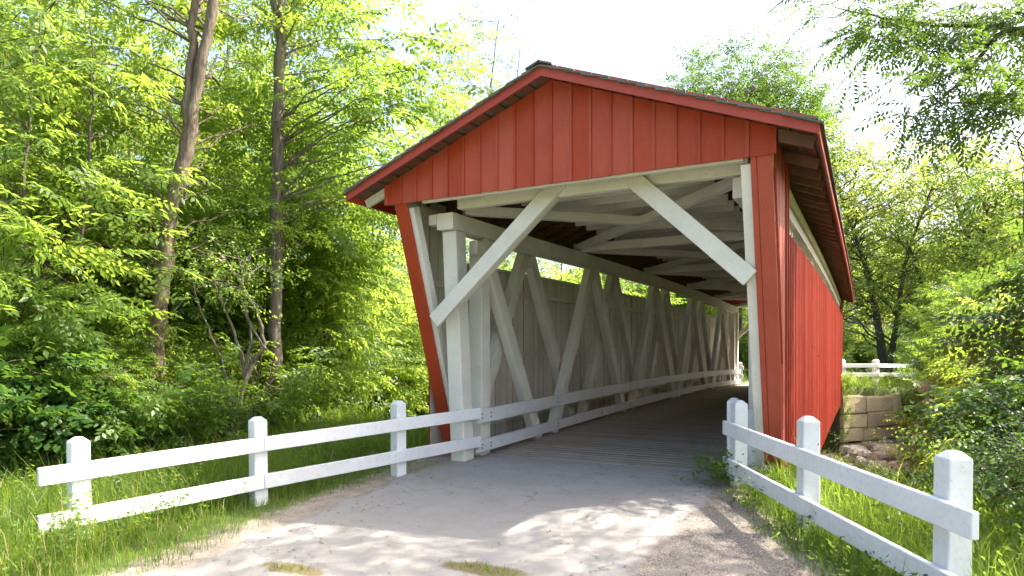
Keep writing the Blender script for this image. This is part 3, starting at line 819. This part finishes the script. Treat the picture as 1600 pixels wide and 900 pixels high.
PROTO = {}
def proto(k, bark_me, crown_me): PROTO[k] = (bark_me, crown_me)
PLANT_TRIS = 0
def plant(kind, name, loc, label, cat, rz=0.0, s=1.0, group=None, sz=None):
    o = empty(name, loc, rz); o.scale = (s, s, sz or s)
    t, c = PROTO[kind]
    link('stem' if cat in ('shrub', 'bush') else 'trunk', t, o); link('foliage' if cat in ('shrub', 'bush') else 'crown', c, o)
    return tag(o, label, cat, group)
def ground_at(px, fw):
    p = at(px, 0, fw); return Vector((p.x, p.y, gz(p.x, p.y) - .03))

# prototypes
for i in range(3):
    h = 14 + i
    proto('tall%d' % i, *make_tree(20 + i, [trunk_line(h, .17, (.5 * (i - 1), .4), .25, i)],
          [((0, 0, h * .62), (2.7, 2.7, h * .36), 1.0), ((0, 0, h * .32), (2.0, 2.0, 1.8), .25)], ['ash', 'elder', 'simple'][i], 112, 9, 1.15, .95, .5, ['barkgrey', 'bark', 'barkgrey'][i], 'leaf', [.55, .5, .3][i], 2, .03))
for i in range(2):
    proto('under%d' % i, *make_tree(30 + i, [trunk_line(5.5, .06, (.5, -.3 + .6 * i), .2, i + 3), trunk_line(4.6, .045, (-.8, .5), .2, i + 5)],
          [((0, 0, 3.5), (1.7, 1.7, 2.3), 1.0), ((0, 0, 1.6), (1.5, 1.5, .9), .35)], ['elder', 'ash'][i], 85, 10, 1.05, .8, .45, 'barkgrey', 'leaf', .55))
for i in range(3):
    r = np.random.default_rng(50 + i)
    stems = [([(0, 0, 0), (.4 * math.cos(a), .4 * math.sin(a), .7), (.8 * math.cos(a), .8 * math.sin(a), 1.5)], [.022, .016, .008]) for a in r.uniform(0, 6.3, 6)]
    proto('shrub%d' % i, *make_tree(40 + i, stems, [((0, 0, 1.05), (1.15, 1.15, .95), 1.0)], ['small', 'big', 'elder'][i], [70, 60, 46][i], [8, 6, 6][i], [1.0, .72, .72][i], .42, .6, 'bark', ['leafblue', 'leafdark', 'leaf'][i], .5, 2, .02, .1, .5))
for i in range(2):
    h = 17
    proto('round%d' % i, *make_tree(60 + i, [trunk_line(h * .8, .3, (.4, .2), .3, i + 8)], [((0, 0, h * .62), (5.2, 5.2, 6.0), 1.0)], 'simple', [420, 380][i], [26, 15][i], 1.6, 1.1, .6, 'barkdark', ['leafdark', 'leaf'][i], .45, 1, .05, .1, .4))
proto('airy', *make_tree(70, [trunk_line(20, .16, (.8, .3), .3, 2), trunk_line(19, .13, (-2.2, .5), .3, 4), trunk_line(18, .12, (2.6, -.5), .4, 6)],
      [((0, 0, 13), (3.2, 3.2, 7.5), 1.0)], 'simple', 150, 10, 1.5, 1.2, .8, 'barkgrey', 'leafpale', .5, 2))
proto('willow', *make_tree(71, [trunk_line(11, .22, (2.2, .4), .4, 3), trunk_line(9, .16, (-2.4, .3), .3, 5)],
      [((0, 0, 8), (4.2, 4.2, 4.2), 1.0), ((0, 0, 3.6), (4.0, 4.0, 1.8), .4)], 'simple', 150, 7, 1.7, 1.2, .8, 'barkdark', 'leafpale', .6, 2, .05, .35))
proto('sapling', *make_tree(72, [trunk_line(7.5, .05, (-.5, .1), .12, 1)], [((0, 0, 4.6), (1.3, 1.3, 3.0), 1.0)], 'ash', 44, 6, 1.1, .7, .4, 'barkdark', 'leaf', .45, 2, .02))

# the two large trunks by the fence on the wooded side
def rel(px, py, fw, o): return tuple(at(px, py, fw) - o)
o1 = ground_at(240, 11)
f1 = lambda px, py: rel(px, py, 11, o1)
proto('forked', *make_tree(80, [([(0, 0, -.1), f1(243, 600), f1(248, 500), f1(257, 420), f1(262, 345), f1(280, 280), f1(294, 225), f1(301, 165)], [.17, .135, .125, .125, .12, .125, .115, .10]),
                               ([f1(300, 172), f1(318, 90), f1(334, 0), f1(352, -110), f1(365, -230)], [.09, .085, .08, .06, .04]),
                               ([f1(288, 240), f1(293, 150), f1(303, 60), f1(306, -60), f1(298, -200)], [.075, .07, .065, .055, .035])],
      [(rel(330, 60, 13.2, o1), (2.4, 1.7, 2.8), 1.0), (rel(190, 340, 12.8, o1), (1.5, 1.2, 1.0), .35), (rel(340, 330, 12.6, o1), (1.2, 1.0, 1.0), .30), (f1(170, 110), (.8, .8, 1.2), .35), (f1(250, -150), (2.8, 2.8, 2.0), .5)], 'ash', 80, 8, 1.05, .8, .4, 'bark', 'leaf', .6, 2, .024))
plant('forked', 'forked_tree', o1, 'leaning brown trunk forking into two high stems, behind the fence', 'tree')
o2 = ground_at(428, 13)
f2 = lambda px, py: rel(px, py, 13, o2)
proto('straight', *make_tree(81, [([(0, 0, -.1), f2(428, 660), f2(430, 480), f2(432, 300), f2(436, 120), f2(440, 30), f2(447, -90), f2(455, -250)], [.18, .14, .125, .12, .11, .10, .07, .03]),
                                 ([f2(438, 60), f2(428, 10), f2(418, -80)], [.07, .06, .03])],
      [(rel(470, 60, 14.8, o2), (2.6, 1.7, 2.6), 1.0), (rel(490, 300, 14.5, o2), (2.0, 1.3, 1.6), .5), (f2(570, 130), (1.8, 1.8, 2.2), .6)], 'elder', 90, 9, 1.05, .9, .4, 'barkgrey', 'leaf', .65, 2, .022))
plant('straight', 'straight_tree', o2, 'tall straight grey-brown trunk rising behind the second fence post', 'tree')
o3 = ground_at(362, 11.5)
f3 = lambda px, py: rel(px, py, 11.5, o3)
proto('tangle', *make_tree(82, [([(0, 0, -.1), f3(368, 650), f3(385, 585), f3(415, 540), f3(400, 480), f3(350, 400)], [.055, .05, .045, .03, .022, .01]),
                               ([f3(385, 590), f3(372, 540), f3(355, 490), f3(330, 430)], [.035, .03, .02, .01]), ([f3(380, 590), f3(395, 520), f3(372, 450), f3(392, 400)], [.03, .025, .018, .008]),
                               ([f3(415, 545), f3(385, 500), f3(380, 430), f3(365, 380)], [.025, .02, .015, .008]), ([f3(368, 640), f3(345, 560), f3(318, 500), f3(300, 440)], [.03, .025, .016, .008])],
      [(f3(350, 420), (1.2, 1.0, .6), 1.0), (f3(330, 620), (.8, .8, .6), .4)], 'small', 32, 7, 1.0, .5, .6, 'barkgrey', 'leaf', .6))
plant('tangle', 'bare_shrub', o3, 'tangled small tree with bare curved stems, between the two big trunks', 'tree')

# woods on the fence side
LM = [(-999, 70, 'past the free end of the fence'), (70, 190, 'behind the fence end post'), (190, 330, 'around the leaning forked trunk'), (330, 480, 'by the tall straight trunk'), (480, 600, 'between the straight trunk and the third fence post'), (600, 2000, 'beside the slanted corner board of the bridge')]
def lm(px): return [t for a, b, t in LM if a <= px < b][0]
def row(fw, d): return 'front-row' if fw < d[0] else ('mid-row' if fw < d[1] else 'deep-set')
WOODS = [('under0', 30, 12.5, 1.0), ('under1', 160, 13.5, 1.0), ('under0', 300, 15.5, 1.05), ('under1', 505, 17, 1.15), ('under0', 590, 21, 1.1), ('under1', 90, 17, 1.2), ('under0', 240, 20, 1.3),
         ('under1', 380, 19, 1.2), ('under0', 470, 24, 1.35), ('under1', 650, 27, 1.25), ('under0', 550, 29, 1.4), ('under1', -40, 15, 1.2), ('under0', 610, 36, 1.6), ('under1', 700, 40, 1.5)]
rw = random.Random(4)
for px, fw, sc_ in ((-15, 9.3, .42), (62, 9.9, .5), (125, 10.4, .4), (215, 11.2, .46), (300, 11.8, .36), (168, 9.8, .33)):
    plant('under%d' % (int(px) % 2), 'understory_sapling', ground_at(px, fw), '%s leafy seedling tree %s' % ('head-high' if sc_ > .4 else 'waist-high', lm(px)), 'tree', rw.uniform(0, 6.3), sc_, 'seedling trees along the woods edge')
for k, px, fw, s in WOODS:
    plant(k, 'understory_tree', ground_at(px, fw), '%s slim twin-stemmed leafy tree %s' % (row(fw, (16, 28)), lm(px)), 'tree', rw.uniform(0, 6.3), s, 'understory trees in the woods')
TALL = [('tall0', -90, 13, .95), ('tall1', 5, 20, 1.0), ('tall2', 205, 25, .8), ('tall0', 340, 23, 1.0), ('tall1', 445, 27, .8), ('tall2', 470, 30, 1.1), ('tall2', 20, 32, 1.2),
        ('tall1', 400, 37, 1.3), ('tall2', 620, 37, 1.05), ('tall0', 520, 42, 1.3), ('tall1', -120, 24, 1.1), ('tall2', 330, 46, 1.5), ('tall0', -60, 46, 1.5)]
for k, px, fw, s in TALL:
    plant(k, 'woodland_tree', ground_at(px, fw), '%s tall broad-leaved woodland tree %s' % (row(fw, (22, 34)), lm(px)), 'tree', rw.uniform(0, 6.3), s, 'tall trees in the woods')
for px, fw, s, lab in ((22, 9.6, 1.0, 'thin dark-stemmed sapling past the free end of the fence'), (105, 10.6, 1.0, 'thin dark-stemmed sapling rising behind the fence end post'), (480, 18, 1.3, 'thin sapling standing beside the tall straight trunk'), (60, 13, 1.2, 'taller thin sapling behind the two dark saplings at the fence end')):
    plant('sapling', 'sapling', ground_at(px, fw), lab, 'tree', rw.uniform(0, 6.3), s, 'saplings at the edge of the woods')
SH = [(-40, 8.8), (25, 9.3), (85, 10.0), (140, 9.6), (205, 10.4), (262, 10.8), (315, 11.6), (345, 13.0), (390, 12.6), (60, 12.0), (180, 12.6), (-20, 11.2), (115, 13.2), (250, 14), (560, 22), (620, 25), (530, 26), (660, 29), (590, 30), (10, 13.8), (230, 12.2)]
for i, (px, fw) in enumerate(SH):
    k = ['shrub0', 'shrub1', 'shrub2'][i % 3] if fw > 10.5 else ['shrub1', 'shrub2', 'shrub1'][i % 3]
    i = int(k[-1])
    lab = '%s %s shrub %s' % (row(fw, (10.8, 15)), ['bluish small-leaved', 'dark green leafy', 'bright small-leaved'][i % 3], lm(px))
    plant(k, 'woodland_shrub', ground_at(px, fw), lab, 'shrub', rw.uniform(0, 6.3), rw.uniform(.6, 1.2), 'undergrowth shrubs behind the fence')
# behind the bridge
for px, fw, s, k in ((700, 27, .72, 'tall0'), (745, 30, .75, 'tall1'), (820, 24, 1.35, 'under0'), (775, 26, 1.3, 'under1'), (870, 30, .62, 'tall2'), (800, 30, 1.5, 'under1'), (850, 33, 1.6, 'under0'), (905, 36, 1.6, 'under1'), (960, 42, 1.8, 'under0'), (1010, 48, 1.9, 'under1'), (1060, 56, 2.1, 'under0'), (1110, 66, 2.3, 'under1')):
    plant(k, 'creekside_tree', ground_at(px, fw), 'leafy tree glimpsed over the side wall through the bridge trusses', 'tree', rw.uniform(0, 6.3), s, 'trees beyond the truss openings')
plant('airy', 'airy_tree', ground_at(745, 44), 'thin pale tree with many upright stems beside the roof slope', 'tree', .4, 1.35)
plant('airy', 'airy_tree', ground_at(150, 38), 'pale thin-leaved tree showing white between the dark saplings', 'tree', 1.2, 1.0)
plant('airy', 'airy_tree', ground_at(250, 46), 'pale bare-stemmed tree behind the leaning forked trunk', 'tree', 3.0, 1.1)
plant('airy', 'airy_tree', ground_at(660, 52), 'sparse pale tree half hidden behind the sunlit woods', 'tree', 2.4, 1.1)
plant('round0', 'round_tree', ground_at(1150, 52), 'big round-crowned green tree rising above the roof ridge', 'tree', 0, 1.30, None, 1.57)
FAR = [('willow', 1300, 50, 1.6, 'loose yellow-green tree against the far eave of the bridge'), ('willow', 1385, 46, 1.45, 'loose yellow-green tree with dark limbs above the far fence post'), ('willow', 1480, 44, 1.35, 'loose yellow-green tree behind the creek bank shrubs'), ('willow', 1560, 42, 1.35, 'loose yellow-green tree under the overhanging branches'),
       ('round1', 1350, 75, .95, 'dense tree behind the loose tree above the far fence post'), ('round0', 1440, 70, .9, 'dark dense tree filling the gap between two loose trees'), ('round1', 1540, 62, .85, 'dense bright tree behind the overhanging branches'), ('round0', 1250, 80, .9, 'dark rounded tree behind the roof eave'),
       ('round1', 1180, 85, .8, 'rounded tree beyond the far portal of the bridge'), ('round0', 1620, 50, .9, 'dark rounded tree beyond the creek, past the fence end post'), ('willow', 1245, 62, 1.1, 'loose tree behind the red side wall of the bridge')]
for k, px, fw, s, lab in FAR:
    plant(k, 'far_tree', ground_at(px, fw), lab, 'tree', rw.uniform(0, 6.3), s, 'trees beyond the creek')
for px, fw in ((1335, 56), (1385, 58), (1195, 44), (1168, 47), (1450, 44), (1290, 50), (1350, 55), (1400, 56), (1240, 55)):
    seen = 'small dense tree seen through the far portal of the bridge' if px < 1210 else ('small dense tree hidden behind the red side wall' if px < 1310 else 'small dense tree on the lawn beyond the far fence')
    plant('under%d' % (px % 2), 'lawn_tree', ground_at(px, fw), seen, 'tree', rw.uniform(0, 6.3), rw.uniform(.6, .9), 'small trees beyond the far fence')
# creek bank shrubs
BK = [(1475, 31, 1.0), (1490, 27, 1.0), (1510, 24, 1.1), (1550, 21, 1.1), (1450, 37, .8), (1570, 18, 1.1), (1570, 19, .8), (1600, 14, 1.1), (1585, 13, .9), (1690, 11, 1.1), (1690, 9.5, .9), (1750, 8.2, 1.0), (1840, 7.2, 1.0), (1730, 7.0, .6), (1690, 5.7, .62), (1640, 7.4, .68), (1590, 16, .7), (1480, 34, 1.3), (1530, 26, 1.5), (1560, 22, 1.6), (1600, 17, 1.5), (1640, 13, 1.4)]
for i, (px, fw, s) in enumerate(BK):
    k = ['shrub2', 'shrub1', 'shrub0'][i % 3] if fw > 12 else ['shrub0', 'shrub1'][i % 2]
    nm = {'shrub0': 'bluish', 'shrub1': 'dark', 'shrub2': 'bright'}[k]
    wh = 'right behind the fence end post' if fw < 10 else ('on the near creek bank past the fence' if fw < 17 else ('down in the creek hollow' if fw < 28 else 'beside the stone abutment'))
    plant(k, 'bank_shrub', ground_at(px, fw), '%s %s shrub %s' % ('large' if s > 1.05 else 'low', nm, wh), 'shrub', rw.uniform(0, 6.3), s * 1.15, 'creek bank shrubs')
for px, fw, s, k in ((1530, 30, 1.0, 'under0'), (1570, 26, 1.1, 'under1'), (1620, 19, 1.1, 'under0'), (1490, 37, 1.0, 'under1'), (1740, 12, .95, 'under1'), (1640, 24, 1.3, 'under0')):
    plant(k, 'bank_tree', ground_at(px, fw), 'leafy young tree %s' % ('above the stone abutment' if fw > 35 else 'standing among the shrubs in the creek hollow' if fw > 15 else 'on the near bank behind the fence end post'), 'tree', rw.uniform(0, 6.3), s, 'young trees on the creek bank')

# overhanging walnut-leaved tree, its trunk on the creek bank out of the picture
ow = Vector((8.6, 13.2, gz(8.6, 13.2)))
g = lambda px, py, fw: rel(px, py, fw, ow)
limbs = [([(0, 0, 0), (-.1, 0, 3), (-.2, -.1, 6), (-.2, -.2, 9), (-.3, -.3, 12)], [.26, .21, .18, .12, .05]),
         ([(-.2, -.1, 5.5), g(1800, 60, 9.0), g(1640, 70, 9.6), g(1560, 40, 9.7), g(1470, 40, 9.7), g(1390, 30, 9.6), g(1305, 12, 9.5)], [.10, .075, .05, .04, .03, .018, .006]),
         ([(-.2, -.1, 5.2), g(1780, 100, 8.6), g(1640, 40, 9.0), g(1560, 50, 9.2), g(1530, 90, 9.2), g(1480, 150, 9.0), g(1425, 185, 8.9)], [.09, .07, .05, .035, .027, .016, .005]),
         ([(-.2, 0, 4.5), g(1800, 200, 8.5), g(1640, 150, 8.8), g(1590, 220, 8.8)], [.07, .05, .025, .01])]
bl = [(g(1318, 12, 9.5), (.28, .3, .14), .95), (g(1385, 30, 9.6), (.35, .4, .18), 1.2), (g(1370, 75, 9.5), (.2, .2, .1), .25), (g(1470, 35, 9.7), (.45, .4, .2), .9), (g(1450, 165, 8.9), (.3, .3, .16), .8), (g(1500, 110, 9.2), (.3, .3, .15), .6),
      (g(1550, 15, 9.7), (.45, .4, .25), 1.0), (g(1600, 40, 9.2), (.3, .4, .4), 1.1), (g(1605, 170, 8.9), (.16, .3, .5), .8), (g(1610, 300, 8.9), (.18, .3, .7), 1.0)]
proto('overhang', *make_tree(90, limbs, bl, 'walnut', 54, 4, .9, .40, .55, 'barkdark', 'leafdark', .12, 2, .02, .3))
plant('overhang', 'overhanging_tree', ow, 'dark overhanging branches with feathery leaflets against the white sky', 'tree')
proto('shade', *make_tree(33, [trunk_line(6.5, .08, (-.5, .2), .2, 4), trunk_line(5.2, .05, (.6, -.5), .2, 7)], [((0, 0, 4.2), (1.5, 1.5, 2.5), 1.0), ((0, 0, 1.8), (1.4, 1.4, 1.1), .4)], 'elder', 95, 11, 1.0, .8, .5, 'barkdark', 'leafdark', .35))
plant('shade', 'bank_tree', ground_at(1755, 10), 'young dark tree beside the fence end post above the creek bank shrubs', 'tree', 1.0, 1.05)
# the roadside tree whose crown dapples the road with shade
proto('dapple', *make_tree(91, [([(0, 0, -.2), (-.2, .1, 4), (-.6, .2, 8), (-1.2, .3, 11), (-1.6, .4, 13.5)], [.24, .19, .15, .10, .04])],
      [((-2.6, .3, 10.4), (3.0, 2.6, 2.3), 1.0), ((.3, .2, 10.8), (2.4, 2.4, 2.2), .7)], 'ash', 70, 7, 1.1, .8, .5, 'barkgrey', 'leafdark', .5, 2, .045))
plant('dapple', 'roadside_tree', Vector((6.3, 9.0, gz(6.3, 9.0))), 'roadside tree past the fence end, its leaves dappling the road with shade', 'tree')

# ------------------------------------------------------------------ grass and ground cover
def grass_blades(r, P, Hh, lean, wd, tint):
    n = len(P); a = r.uniform(0, 2 * np.pi, n); b = r.uniform(0, 2 * np.pi, n)
    s = np.stack([np.cos(a), np.sin(a), np.zeros(n)], 1) * wd[:, None] / 2
    l = np.stack([np.cos(b), np.sin(b), np.zeros(n)], 1) * (lean * Hh)[:, None]
    z = np.array([0, 0, 1.0])
    m = P + l * .35 + z * (Hh * .6)[:, None]; t = P + l + z * (Hh * r.uniform(.85, 1.0, n))[:, None]
    V = np.stack([P - s, P + s, m - s * .8, m + s * .8, t], 1).reshape(-1, 3)
    F = (np.array([[0, 1, 3], [0, 3, 2], [2, 3, 4]])[None] + 5 * np.arange(n)[:, None, None]).reshape(-1, 3)
    return V, F, np.repeat(tint, 5)
def scatter(r, n, fn):
    x, y = fn(n); return np.stack([x, y, gz0(x, y) - .02], 1)
def grass_field(name, label, seed, n, box4, hfun, keep, mat='grassblade', wd=(.004, .008)):
    r = np.random.default_rng(seed); x = r.uniform(box4[0], box4[1], n); y = r.uniform(box4[2], box4[3], n)
    k = r.uniform(0, 1, n) < keep(x, y); x, y = x[k], y[k]
    h = hfun(x, y) * r.lognormal(0, .38, len(x)); h = np.clip(h, .03, .95)
    V, F, t = grass_blades(r, np.stack([x, y, gz0(x, y) - .02], 1), h, r.uniform(.1, .65, len(x)), r.uniform(wd[0], wd[1], len(x)) * (1 + h), np.clip(.5 + .25 * wob(x, y, 1.2) + r.normal(0, .2, len(x)), 0, 1))
    o = link(name, fast_mesh(name, V, F, M[mat], t)); return tag(o, label, 'grass', kind='stuff')
def leftkeep(x, y):
    d = road_l(y) + .12 * wob(x, y, 2.5) - x
    return np.clip((d - .02) / .9, 0, 1) ** .8 * (.75 + .25 * wob(x, y, .9)) * (1 - .75 * sstep(3.0, 5.5, d))
grass_field('grass', 'sunlit grass along the verge and woods edge by the white fence', 1, 170000, (-13, -5.4, 1.5, 11.5), lambda x, y: .10 + .22 * sstep(.5, 1.4, road_l(y) - x), leftkeep)
def rightkeep(x, y):
    d = x - road_r(y) - .12 * wob(x, y, 2.3)
    return np.clip((d + .05) / .5, 0, 1) * (.8 + .2 * wob(x, y, 1.1)) * (1 - .8 * sstep(2.2, 5, d)) * (x > np.where(y > 9.7, -.85, -9))
grass_field('grass', 'tall lush grass around the fence on the creek side', 2, 260000, (-2.2, 5.5, 2.0, 13.5), lambda x, y: (.10 + .17 * sstep(.2, .8, x - road_r(y))) * (1 - .62 * sstep(8.2, 10.3, y) * (x > -.6)), rightkeep)
grass_field('grass', 'low grass on the creek bed and banks below the bridge', 3, 60000, (-1.2, 12, 13, 34.5), lambda x, y: .26 + 0 * x, lambda x, y: (.35 + .35 * wob(x, y, .8)) * np.where((x < 3.5) & (y > 14), .22, 1.0), wd=(.012, .03))
grass_field('grass', 'pale lawn beyond the far end of the bridge', 4, 60000, (-16, 22, 36, 62), lambda x, y: .25 + 0 * x, lambda x, y: np.where(np.abs(x + 3.75 + .0035 * (y - 35.6) ** 2) < 2.4, 0, .7), wd=(.02, .05))
grass_field('grass', 'open grass between the woods and the bridge wall', 5, 60000, (-30, -6.8, 9, 40), lambda x, y: .30 + 0 * x, lambda x, y: np.where(x > -13 + .0 * y, .9, .35), wd=(.015, .04))
def pk(x, y):
    p = np.zeros_like(x)
    for cx, cy_, rx, ry in ((-4.55, 4.35, .35, .10), (-2.95, 5.05, .5, .13), (-3.15, 4.1, .15, .06)): p = np.maximum(p, np.clip(1.1 - np.hypot((x - cx) / rx, (y - cy_) / ry), 0, 1))
    return p
grass_field('grass', 'small tufts sprouting from cracks in the road', 6, 20000, (-5.3, -2.2, 3.9, 5.4), lambda x, y: .045 + 0 * x, pk)
M['straw'] = leaf_mat('dry_straw', (0.22, 0.17, 0.08), (0.36, 0.29, 0.15), (0.40, 0.33, 0.15), .3)
grass_field('dead_grass', 'dry straw-coloured stems among the verge grass by the fence end', 8, 16000, (-13, -5.4, 1.5, 11.5), lambda x, y: .10 + .20 * sstep(.4, 1.2, road_l(y) - x), leftkeep, 'straw')
grass_field('dead_grass', 'dry straw-coloured stems in the grass on the creek side', 9, 14000, (-2.2, 5.5, 2.0, 12.5), lambda x, y: .08 + .16 * sstep(.1, .8, x - road_r(y)), rightkeep, 'straw')
# broad-leaved weeds
def weeds(name, label, seed, spots, mat):
    r = np.random.default_rng(seed); C = np.array(spots); n = len(C)
    D = np.stack([r.normal(0, 1, n), r.normal(0, 1, n), r.uniform(.1, .9, n)], 1)
    V, F, t = sprays('small', C, D, r.uniform(.55, 1.0, n), r, .5)
    return tag(link(name, fast_mesh(name, V, F, M[mat], t)), label, 'weeds', kind='stuff')
r = np.random.default_rng(77); sp = []
while len(sp) < 1500:
    x, y = r.uniform(-12, -6.2), r.uniform(2, 11); d = road_l(y) - x
    if d > .8 and r.uniform() < .35 + .5 * (wob(x, y, 1.4) > .1): sp.append((x, y, gz(x, y) + r.uniform(.05, .35)))
weeds('weeds', 'leafy weeds and ground cover under the woods edge', 78, sp, 'leaf')
sp = []
while len(sp) < 1300:
    x, y = r.uniform(-.7, 9), r.uniform(5, 30); d = x - road_r(min(y, 9))
    if d > 1.2 and r.uniform() < .3 + .6 * (wob(x, y, 1.1) > 0): sp.append((x, y, gz(x, y) + r.uniform(.05, .5)))
weeds('weeds', 'leafy weeds on the slope down to the creek', 79, sp, 'leafdark')
sp = []
while len(sp) < 1000:
    t = r.uniform(.03, 1.4) if r.uniform() < .7 else r.uniform(.02, .11); x = -.85 + 2.47 * t; y = 33.0 + 3.4 * t + r.uniform(-.1, .9)
    z = r.uniform(.18, .8) if r.uniform() < .5 else r.uniform(-1.9, .3)
    if z < .18 and .14 < t < 1.0: continue
    sp.append((x, y - (.25 if z < .18 else 0), z))
weeds('ivy', 'ivy and brambles spilling around the stone abutment', 80, sp, 'leaf')
# loose gravel along the shoulder
r = np.random.default_rng(99); n = 3200; yy = r.uniform(1.5, 9.6, n); dd = r.beta(1.3, 2.2, n) * 1.6
xx = road_r(yy) + .15 - dd; zz = gz0(np.full(n, -3.7), yy) + .004
sz_ = r.lognormal(math.log(.010), .45, n)
tet = np.array([[1, 0, -.3], [-.5, .87, -.3], [-.5, -.87, -.3], [0.1, 0, .7]])
rot = r.uniform(0, 6.3, n); c, s = np.cos(rot), np.sin(rot)
Rm = np.stack([np.stack([c, -s, 0 * c], 1), np.stack([s, c, 0 * c], 1), np.stack([0 * c, 0 * c, 1 + 0 * c], 1)], 1)
V = (np.einsum('nij,vj->nvi', Rm, tet) * sz_[:, None, None] + np.stack([xx, yy, zz], 1)[:, None]).reshape(-1, 3)
F = (np.array([[0, 1, 3], [1, 2, 3], [2, 0, 3]])[None] + 4 * np.arange(n)[:, None, None]).reshape(-1, 3)
tag(link('gravel', fast_mesh('gravel', V, F, M['rock'])), 'loose gravel along the road shoulder by the fence', 'gravel', kind='stuff')

# fallen leaves and twigs on the road edges
r = np.random.default_rng(123); n = 900; yy = r.uniform(2.5, 9.8, n); l_, r_ = road_l(yy), road_r(yy)
u = np.where(r.uniform(0, 1, n) < .7, np.where(r.uniform(0, 1, n) < .5, r.beta(1, 6, n), 1 - r.beta(1, 5, n)), r.uniform(0, 1, n))
xx = l_ + (r_ - l_) * u; zz = gz0(np.full(n, -3.7), yy) + .012
V, F, t = [], [], []
q = np.array([[0, 0, 0], [.45, .28, .1], [1, 0, .02], [.45, -.28, .12]]); a = r.uniform(0, 6.3, n); L_ = r.uniform(.015, .05, n)
c, s_ = np.cos(a), np.sin(a)
Rm = np.stack([np.stack([c, -s_, 0 * c], 1), np.stack([s_, c, 0 * c], 1), np.stack([0 * c, 0 * c, 1 + 0 * c], 1)], 1)
V = (np.einsum('nij,vj->nvi', Rm, q) * L_[:, None, None] + np.stack([xx, yy, zz], 1)[:, None]).reshape(-1, 3)
F = (LT[None] + 4 * np.arange(n)[:, None, None]).reshape(-1, 3)
M['litter'] = stone_mat('dry_leaf', (0.20, 0.13, 0.06), (0.28, 0.20, 0.09), (0.10, 0.07, 0.04))
tag(link('leaf_litter', fast_mesh('leaf_litter', V, F, M['litter'])), 'dry fallen leaves scattered along the road edges', 'leaf litter', kind='stuff')

r = np.random.default_rng(321); sp = []
while len(sp) < 420:
    y = r.uniform(4.5, 10.0); d = r.uniform(.05, 2.6); x = road_r(y) + d
    if (x > -.85 or y < 9.6) and r.uniform() < .25 + .75 * (wob(x, y, 2.2) > .25): sp.append((x, y, gz(x, y) + r.uniform(.02, .22)))
for _ in range(60): sp.append((r.normal(-1.72, .13), r.normal(9.15, .2), gz(-1.7, 9.1) + r.uniform(.02, .28)))
weeds('weeds', 'broad-leaved weeds among the grass at the foot of the creek-side fence', 82, sp, 'leaf')
